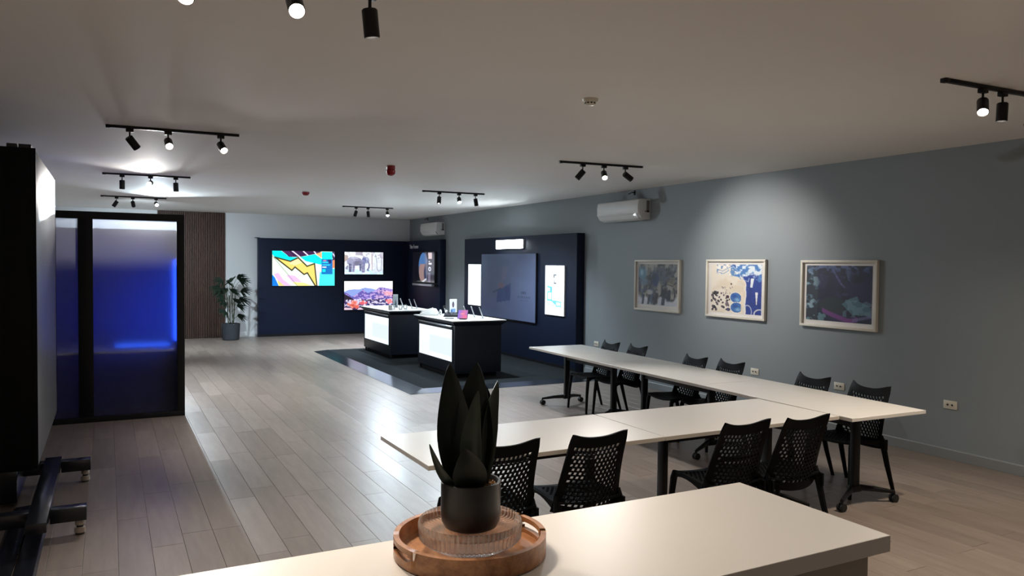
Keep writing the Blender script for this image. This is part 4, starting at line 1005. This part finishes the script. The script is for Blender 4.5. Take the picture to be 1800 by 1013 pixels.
# ------------------------------------------------------------------ meeting tables
TH = 0.74
def table(label, loc, rz, length, width=0.795):
    """origin: one corner at floor level; length along local x, width along local y"""
    t = thing('folding_table', label, 'table', loc, rz, 'white meeting tables set in an L')
    tp = MB().box(0.001, length - 0.001, 0, width, TH - 0.026, TH).build('tabletop', M['white_top'], t, bevel=0.0015, segs=1)
    for a in ((0.0015, length - 0.0015, -0.0012, -0.0002), (0.0015, length - 0.0015, width + 0.0002, width + 0.0012)):
        MB().box(a[0], a[1], a[2], a[3], TH - 0.0245, TH - 0.0015).build('edge_band', M['white_edge'], tp)
    cy_ = width / 2; ins = 0.30
    for sgn, x_ in ((-1, ins), (1, length - ins)):
        MB().box(x_ - 0.022, x_ + 0.022, cy_ - 0.034, cy_ + 0.034, 0.105, 0.655).build('column', M['black_metal'], t, bevel=0.006)
        MB().box(x_ - 0.03, x_ + 0.03, cy_ - 0.28, cy_ + 0.28, 0.69, TH - 0.0265).build('top_bracket', M['black_metal'], t, bevel=0.004)
        MB().tube([(x_ - 0.035, cy_, 0.665), (x_ + 0.035, cy_, 0.665)], 0.034, 16).build('tilt_joint', M['black_metal'], t, smooth=True)
        ft = MB().prism([(x_ - 0.03, cy_ - 0.05), (x_ + 0.03, cy_ - 0.05), (x_ + 0.03, cy_ + 0.05), (x_ - 0.03, cy_ + 0.05)], 'z', 0.085, 0.135).build('foot_hub', M['black_metal'], t, bevel=0.006)
        for s in (-1, 1):
            e = (x_ + sgn * 0.13, cy_ + s * 0.285, 0.082)
            MB().tube([(x_, cy_ + s * 0.03, 0.115), ((x_ + e[0]) / 2, (cy_ + e[1]) / 2, 0.105), e], [0.026, 0.021, 0.014], 10).build('foot_arm', M['black_metal'], t, smooth=True)
            c_ = MB().tube([(e[0], e[1], 0.09), (e[0], e[1], 0.062)], 0.010, 10).build('caster', M['black_metal'], t, smooth=True)
            for o_ in (-0.014, 0.014):
                MB().tube([(e[0] + o_ - 0.009 + 0.01, e[1] - 0.012, 0.031), (e[0] + o_ + 0.009 + 0.01, e[1] - 0.012, 0.031)], 0.031, 22).build('wheel', M['rubber'], c_, smooth=True)
            MB().tube([(e[0] - 0.014, e[1] - 0.012, 0.034), (e[0] + 0.034, e[1] - 0.012, 0.034)], 0.024, 14).build('hood', M['black'], c_, smooth=True)
    MB().box(ins + 0.023, length - ins - 0.023, cy_ - 0.022, cy_ + 0.022, 0.585, 0.645).build('cross_beam', M['black_metal'], t, bevel=0.006)
    return t
ang = math.atan2(0.1610, 5.03)                  # the wall row leans slightly
dx_, dy_ = math.sin(ang), math.cos(ang)
OX, OY = 4.695, 3.665                           # inner near corner of the wall row
def row_pt(s):
    return (OX + dx_ * s, OY + dy_ * s, 0)
# local +x along the row (towards the back), local +y must point to -X; so start from the outer corner
def wall_table(label, s, ln):
    p = row_pt(s); w = 0.795
    return table(label, (p[0] + dy_ * w, p[1] - dx_ * w, 0), PI / 2 - ang, ln)
wall_table('white meeting table at the right end with a table row joining its side', 0.0, 1.655)
wall_table('white meeting table along the grey wall, middle of its row', 1.657, 1.69)
wall_table('white meeting table along the grey wall, farthest of its row', 3.349, 1.69)
table('white meeting table jutting toward the plant, its far left end free', (1.500, 3.775, 0), 0.005, 1.60)
table('white meeting table between the free end table and the wall row', (3.102, 3.783, 0), -0.008, 1.585)

# ------------------------------------------------------------------ perforated chairs
def normal(S, u, v):
    e = 1e-3
    a = Vector(S(u + e, v)) - Vector(S(u - e, v)); c = Vector(S(u, v + e)) - Vector(S(u, v - e))
    return a.cross(c).normalized()
def lattice(S, u0, u1, v0, v1, nu, nv, th, hole):
    b = MB()
    def P(u, v, s):
        p = Vector(S(u, v)); return tuple(p + normal(S, u, v) * (s * th / 2))
    for j in range(nv):
        off = 0.5 * (j % 2)
        for i in range(-1, nu + 1):
            a0, a1 = i + off, i + off + 1
            a0, a1 = max(0, a0), min(nu, a1)
            if a1 - a0 < 0.05:
                continue
            ua, ub = u0 + (u1 - u0) * a0 / nu, u0 + (u1 - u0) * a1 / nu
            va, vb = v0 + (v1 - v0) * j / nv, v0 + (v1 - v0) * (j + 1) / nv
            cell = [(ua, va), (ub, va), (ub, vb), (ua, vb)]
            if a1 - a0 < 0.6:
                f_ = [P(*c, 1) for c in cell] + [P(*c, -1) for c in cell]
                b.add(f_, [(0, 1, 2, 3), (7, 6, 5, 4)]); continue
            h = [(ua + (ub - ua) * p, va + (vb - va) * q) for p, q in hole]
            f_ = [P(*c, 1) for c in cell] + [P(*c, 1) for c in h] + [P(*c, -1) for c in cell] + [P(*c, -1) for c in h]
            fs = []
            for k in range(4):
                k2 = (k + 1) % 4
                fs += [(k, k2, 4 + k2, 4 + k), (8 + k2, 8 + k, 12 + k, 12 + k2), (4 + k, 4 + k2, 12 + k2, 12 + k)]
            b.add(f_, fs)
    return b
def band(b, S, us, vs_, th, rim):
    """solid patch on a grid, rim closes the given sides"""
    nu, nv = len(us), len(vs_)
    def P(u, v, s):
        p = Vector(S(u, v)); return tuple(p + normal(S, u, v) * (s * th / 2))
    pts = [P(u, v, 1) for v in vs_ for u in us] + [P(u, v, -1) for v in vs_ for u in us]
    o = nu * nv; fs = []
    for j in range(nv - 1):
        for i in range(nu - 1):
            q = (j * nu + i, j * nu + i + 1, (j + 1) * nu + i + 1, (j + 1) * nu + i)
            fs += [q, tuple(k + o for k in q[::-1])]
    edges = {'b': [(i, i + 1) for i in range(nu - 1)], 't': [((nv - 1) * nu + i + 1, (nv - 1) * nu + i) for i in range(nu - 1)],
             'l': [((j + 1) * nu, j * nu) for j in range(nv - 1)], 'r': [(j * nu + nu - 1, (j + 1) * nu + nu - 1) for j in range(nv - 1)]}
    for k in rim:
        for a, c in edges[k]:
            fs.append((a, a + o, c + o, c))
    b.add(pts, fs)
HOLE = [(0.10, 0.15), (0.72, 0.15), (0.90, 0.85), (0.28, 0.85)]
def back_surf(u, v):
    vv = max(0.0, min(1.0, v)); au = abs(u)
    corner = max(0.0, (vv - 0.86) / 0.14)
    x = u * (0.236 - 0.056 * vv ** 0.8 + 0.012 * au ** 4 * vv ** 4) * (1 - 0.05 * au ** 8 * corner ** 2)
    y = -0.176 - 0.018 * v - 0.036 * vv ** 1.5 + u * u * 0.085 * (1 - v) - 0.038 * au ** 4 * vv ** 2.5
    z = 0.372 + 0.452 * v - 0.03 * (1 - vv) * (1 - u * u) + (0.040 * au ** 2.6 - 0.004 * (1 - u * u)) * vv ** 4 - 0.010 * au ** 10 * corner
    return (x, y, z)
def seat_surf(u, s):
    w = 0.216 - 0.004 * s
    y = -0.165 + 0.385 * s + 0.015 * (1 - u * u) * max(0, s - 0.6)
    z = 0.425 + 0.02 * s - 0.018 * (1 - u * u) - 0.03 * max(0, s - 0.8) * 5 * 0.35 + 0.012 * max(0, 0.2 - s) * 5
    return (u * w, y, z)
def lsp(a, b, n):
    return [a + (b - a) * k / (n - 1) for k in range(n)]
def make_chair():
    t = thing('perforated_chair', 'black perforated plastic chair', 'chair', (0, 0, 0), 0, 'black perforated chairs at the white tables')
    b = lattice(back_surf, -0.84, 0.84, 0.10, 0.87, 11, 15, 0.010, HOLE)
    band(b, back_surf, lsp(-1, 1, 21), lsp(0.87, 1.0, 5), 0.012, 'tlr')
    band(b, back_surf, lsp(-1, 1, 21), lsp(0.0, 0.10, 3), 0.012, 'blr')
    band(b, back_surf, lsp(-1, -0.84, 3), lsp(0.10, 0.87, 12), 0.012, 'l')
    band(b, back_surf, lsp(0.84, 1, 3), lsp(0.10, 0.87, 12), 0.012, 'r')
    b.build('backrest', M['chair'], t, smooth=True, merge=True, angle=50)
    b = lattice(seat_surf, -0.84, 0.84, 0.08, 0.86, 11, 12, 0.010, HOLE)
    band(b, seat_surf, lsp(-1, 1, 17), lsp(0.86, 1.0, 4), 0.014, 'tlr')
    band(b, seat_surf, lsp(-1, 1, 17), lsp(0.0, 0.08, 2), 0.012, 'blr')
    band(b, seat_surf, lsp(-1, -0.84, 3), lsp(0.08, 0.86, 8), 0.012, 'l')
    band(b, seat_surf, lsp(0.84, 1, 3), lsp(0.08, 0.86, 8), 0.012, 'r')
    b.build('seat', M['chair'], t, smooth=True, merge=True, angle=50)
    for s in (-1, 1):
        # side skirt that deepens towards the back
        ys = lsp(-0.19, 0.205, 9); pts = []
        for y_ in ys:
            f_ = (y_ + 0.19) / 0.395; x_ = s * (0.218 - 0.004 * f_)
            zt = 0.432 + 0.012 * f_; dp = 0.085 - 0.075 * math.sin(f_ * PI) ** 0.7 * (0.35 + 0.55 * f_) - 0.03 * f_
            pts += [(x_ - 0.007, y_, zt), (x_ + 0.007, y_, zt), (x_ + 0.007, y_, zt - dp), (x_ - 0.007, y_, zt - dp)]
        fs = [(0, 3, 2, 1), (32, 33, 34, 35)]
        for i in range(8):
            for k in range(4):
                fs.append((4 * i + k, 4 * i + (k + 1) % 4, 4 * i + 4 + (k + 1) % 4, 4 * i + 4 + k))
        MB().add(pts, fs).build('side_skirt', M['chair'], t, smooth=True)
        MB().tube([(s * 0.206, 0.19, 0.44), (s * 0.210, 0.205, 0.40), (s * 0.218, 0.22, 0.25), (s * 0.228, 0.235, 0.0)], [0.026, 0.025, 0.021, 0.016], 8, flat=0.85).build('leg', M['chair'], t, smooth=True)
        MB().tube([(s * 0.214, -0.125, 0.47), (s * 0.216, -0.145, 0.40), (s * 0.220, -0.195, 0.22), (s * 0.230, -0.262, 0.0)], [0.015, 0.026, 0.022, 0.016], 8, flat=0.85).build('leg', M['chair'], t, smooth=True)
    return t
chair0 = make_chair(); first = True
R90 = PI / 2
for x_, y_, rz, lab in (
        (5.390, 7.985, R90 - 0.06, 'black perforated chair on the wall side, farthest from the camera'),
        (5.440, 7.495, R90 - 0.06, 'black perforated chair on the wall side, second from the far end'),
        (5.350, 6.360, R90 - 0.08, 'black perforated chair on the wall side, third from the far end'),
        (5.405, 5.880, R90 - 0.06, 'black perforated chair on the wall side, just left of the second outlet'),
        (5.360, 4.810, R90 - 0.08, 'black perforated chair on the wall side, left of the third outlet'),
        (5.370, 4.230, R90 - 0.04, 'black perforated chair on the wall side, nearest the camera'),
        (1.935, 3.925, 0.0, 'black perforated chair partly hidden behind the potted snake plant'),
        (2.520, 3.900, -0.04, 'black perforated chair just right of the one behind the plant'),
        (3.553, 3.780, -0.05, 'black perforated chair on the counter side, left of the right-hand pair'),
        (4.036, 3.730, -0.05, 'black perforated chair on the counter side, right of the right-hand pair')):
    c_ = chair0 if first else copy_tree(chair0)
    first = False
    c_.location = (x_, y_, 0); c_.rotation_euler = (0, 0, rz); c_['label'] = lab

# ------------------------------------------------------------------ foreground counter with plant
CH = 1.05
t = thing('service_counter', 'white topped counter in the foreground', 'counter', (0, 0, 0))
MB().box(-2.2, 1.987, 1.414, 2.010, CH - 0.047, CH).build('worktop', M['counter_top'], t, bevel=0.0015, segs=1)
MB().box(-2.17, 1.945, 1.455, 1.98, 0.08, CH - 0.0475).build('body_panel', M['counter_body'], t)
MB().box(-2.15, 1.92, 1.50, 1.95, 0.0, 0.0795).build('plinth', M['black'], t)

TX, TY = 0.85, 1.835
t = thing('serving_tray', 'round acacia wood tray with cut-out handles on the counter', 'tray', (TX, TY, CH))
MB().lathe([(0, 0.0005), (0.192, 0.0005), (0.198, 0.004), (0.198, 0.012), (0.186, 0.0125), (0, 0.0125)], 72).build('tray_base', M['tray'], t, smooth=True)
b = MB(); RO, RI, TZ = 0.2025, 0.188, 0.056
nseg = 96
def ring_piece(b, a0, a1, z0, z1, caps):
    pts = []
    for a in (a0, a1):
        for r, z in ((RI, z0), (RO, z0), (RO, z1), (RI, z1)):
            pts.append((r * math.cos(a), r * math.sin(a), z))
    fs = [(0, 1, 5, 4), (1, 2, 6, 5), (2, 3, 7, 6), (3, 0, 4, 7)]
    if caps[0]: fs.append((0, 3, 2, 1))
    if caps[1]: fs.append((4, 5, 6, 7))
    b.add(pts, fs)
for k in range(nseg):
    a0, a1 = 2 * PI * k / nseg, 2 * PI * (k + 1) / nseg
    am = (a0 + a1) / 2
    def hz(a):
        d = min(abs((a + PI) % (2 * PI) - PI), abs((a - PI + PI) % (2 * PI) - PI))
        return d
    d = hz(am)
    if d < 0.30:
        e = 0.010 * math.sqrt(max(0, 1 - (max(0, d - 0.20) / 0.10) ** 2)) if d > 0.20 else 0.010
        ring_piece(b, a0, a1, 0.003, 0.033 - e, (0, 0)); ring_piece(b, a0, a1, 0.033 + e, TZ, (0, 0))
        if d > 0.30 - 2 * PI / nseg:
            pass
    else:
        ring_piece(b, a0, a1, 0.003, TZ, (d < 0.37, d < 0.37))
b.build('tray_rim', M['tray'], t, smooth=True, angle=35)

t = thing('glass_bowl', 'clear ribbed glass bowl on the wooden tray', 'bowl', (TX, TY, CH + 0.0135))
NB = 512
def ribs(j, k, r):
    return r + (0.0024 * math.cos(2 * PI * k * 64 / NB) if j in (3, 4, 5) else (0.0008 * math.cos(2 * PI * k * 64 / NB) if j == 2 else 0))
prof = [(0, 0), (0.082, 0), (0.088, 0.002), (0.128, 0.026), (0.1345, 0.034), (0.1365, 0.068), (0.1365, 0.076), (0.1345, 0.078), (0.1325, 0.076), (0.1315, 0.060), (0.125, 0.0545), (0.10, 0.0525), (0, 0.052)]
MB().lathe(prof, NB, ribs=ribs).build('bowl_body', M['glass'], t, smooth=True, angle=60)

PZ = CH + 0.0135 + 0.0525
t = thing('potted_snake_plant', 'snake plant in a matte black pot standing in the glass bowl', 'plant', (TX + 0.004, TY + 0.006, PZ))
PH, PR = 0.127, 0.080
MB().lathe([(0, 0.0005), (0.058, 0.0005), (0.070, 0.006), (0.078, 0.022), (PR, 0.04), (PR, PH - 0.002), (PR - 0.002, PH), (PR - 0.006, PH), (PR - 0.008, PH - 0.003), (PR - 0.008, PH - 0.022), (0, PH - 0.022)], 64).build('pot', M['pot'], t, smooth=True)
MB().lathe([(0, PH - 0.019), (0.04, PH - 0.018), (PR - 0.0085, PH - 0.020)], 32).build('soil', M['soil'], t)
g = MB(); gr = random.Random(9)
ico = [(0, 0, 1), (0.9, 0, 0.3), (0.28, 0.85, 0.3), (-0.72, 0.53, 0.3), (-0.72, -0.53, 0.3), (0.28, -0.85, 0.3), (0, 0, -0.8)]
icf = [(0, 1, 2), (0, 2, 3), (0, 3, 4), (0, 4, 5), (0, 5, 1), (6, 2, 1), (6, 3, 2), (6, 4, 3), (6, 5, 4), (6, 1, 5)]
for k in range(330):
    a, r = gr.uniform(0, 2 * PI), 0.068 * math.sqrt(gr.uniform(0.12, 1))
    s = gr.uniform(0.0028, 0.0062); q = Matrix.Rotation(gr.uniform(0, 6), 3, 'Z') @ Matrix.Rotation(gr.uniform(0, 6), 3, 'X')
    g.add([tuple(q @ Vector((x * s, y * s * 0.8, z * s * 0.7)) + Vector((r * math.cos(a), r * math.sin(a), PH - 0.016 + gr.uniform(0, 0.006)))) for x, y, z in ico], icf)
go = g.build('gravel', M['gravel'], t, merge=False); go['kind'] = 'stuff'
RV = Vector((0.884, -0.467, 0)); DV = Vector((-0.467, -0.884, 0)); UPV = Vector((0, 0, 1))   # sideways, toward the counter side, up
PXM = 657.0
def leaf(pts, wmax, peak, face, fold, m):
    """pts: (side px, toward px, up px) along the blade from base to tip"""
    b = MB(); n = 18
    P = [RV * p[0] / PXM + DV * p[1] / PXM + UPV * (p[2] * 0.88 / PXM) + Vector((0, 0, PH - 0.022)) for p in pts]
    def cr(t):
        t = t * (len(P) - 1); i = min(int(t), len(P) - 2); f_ = t - i
        p0, p1, p2, p3 = P[max(i - 1, 0)], P[i], P[i + 1], P[min(i + 2, len(P) - 1)]
        return 0.5 * ((2 * p1) + (p2 - p0) * f_ + (2 * p0 - 5 * p1 + 4 * p2 - p3) * f_ ** 2 + (3 * p1 - p0 - 3 * p2 + p3) * f_ ** 3)
    fdir = (RV * math.sin(face) + DV * math.cos(face)).normalized()
    rows = []
    for k in range(n + 1):
        t_ = k / n; c = cr(t_); d = (cr(min(1, t_ + 0.02)) - cr(max(0, t_ - 0.02))).normalized()
        s = d.cross(fdir).normalized(); nn = s.cross(d).normalized()
        if nn.dot(fdir) < 0: nn = -nn
        w = wmax / PXM / 2 * (0.45 + 0.55 * math.sin(min(1, t_ / peak) * PI / 2)) if t_ < peak else wmax / PXM / 2 * max(0.0, 1 - ((t_ - peak) / (1 - peak)) ** 1.7) + 0.0003
        row = []
        for j in range(7):
            q = -1 + 2 * j / 6
            row.append(c + s * w * q + nn * (fold * w * (q * q)))
        rows.append((row, nn))
    th = 0.0013
    nv = 7
    pts_ = [tuple(p + nn * th) for row, nn in rows for p in row] + [tuple(p - nn * th) for row, nn in rows for p in row]
    o = nv * (n + 1); fs = []
    for k in range(n):
        for j in range(nv - 1):
            q = (k * nv + j, k * nv + j + 1, (k + 1) * nv + j + 1, (k + 1) * nv + j)
            fs += [q, tuple(i + o for i in q[::-1])]
        for j, d_ in ((0, 1), (nv - 1, -1)):
            a, c = k * nv + j, (k + 1) * nv + j
            fs.append((a, c, c + o, a + o) if d_ > 0 else (c, a, a + o, c + o))
    b.add(pts_, fs)
    return b.build('leaf', m, t, smooth=True, merge=True, angle=60)
L_, LP_ = M['leaf'], M['leaf_pale']
leaf([(-16, 4, 0), (-24, 4, 75), (-33, 2, 160), (-39, 0, 248)], 66, 0.42, 0.15, 0.40, L_)
leaf([(2, -2, 0), (2, -2, 80), (5, -4, 165), (9, -6, 250)], 74, 0.42, -0.1, 0.36, L_)
leaf([(-28, -8, 0), (-42, -8, 60), (-49, -10, 125), (-52, -12, 192)], 26, 0.5, -0.9, 0.5, LP_)
leaf([(0, 16, 0), (2, 20, 55), (4, 22, 120), (12, 16, 198)], 38, 0.5, -0.25, 0.45, LP_)
leaf([(20, 2, 0), (27, 2, 70), (32, 0, 145), (45, -4, 214)], 30, 0.55, 0.5, 0.4, LP_)
leaf([(14, -12, 0), (17, -14, 80), (20, -16, 150), (22, -18, 205)], 44, 0.5, 0.2, 0.4, L_)
leaf([(0, 22, -4), (0, 34, 26), (-2, 42, 55), (-8, 46, 92)], 58, 0.55, 0.1, 0.35, L_)
leaf([(-20, 14, 0), (-34, 18, 18), (-52, 20, 46), (-71, 20, 92)], 20, 0.4, -0.5, 0.6, LP_)
leaf([(-8, -16, 0), (-8, -18, 80), (-8, -20, 150), (-7, -22, 218)], 30, 0.5, 0.0, 0.3, LP_)
leaf([(10, 8, 0), (17, 8, 60), (22, 8, 120), (25, 4, 180)], 36, 0.45, 0.4, 0.4, L_)
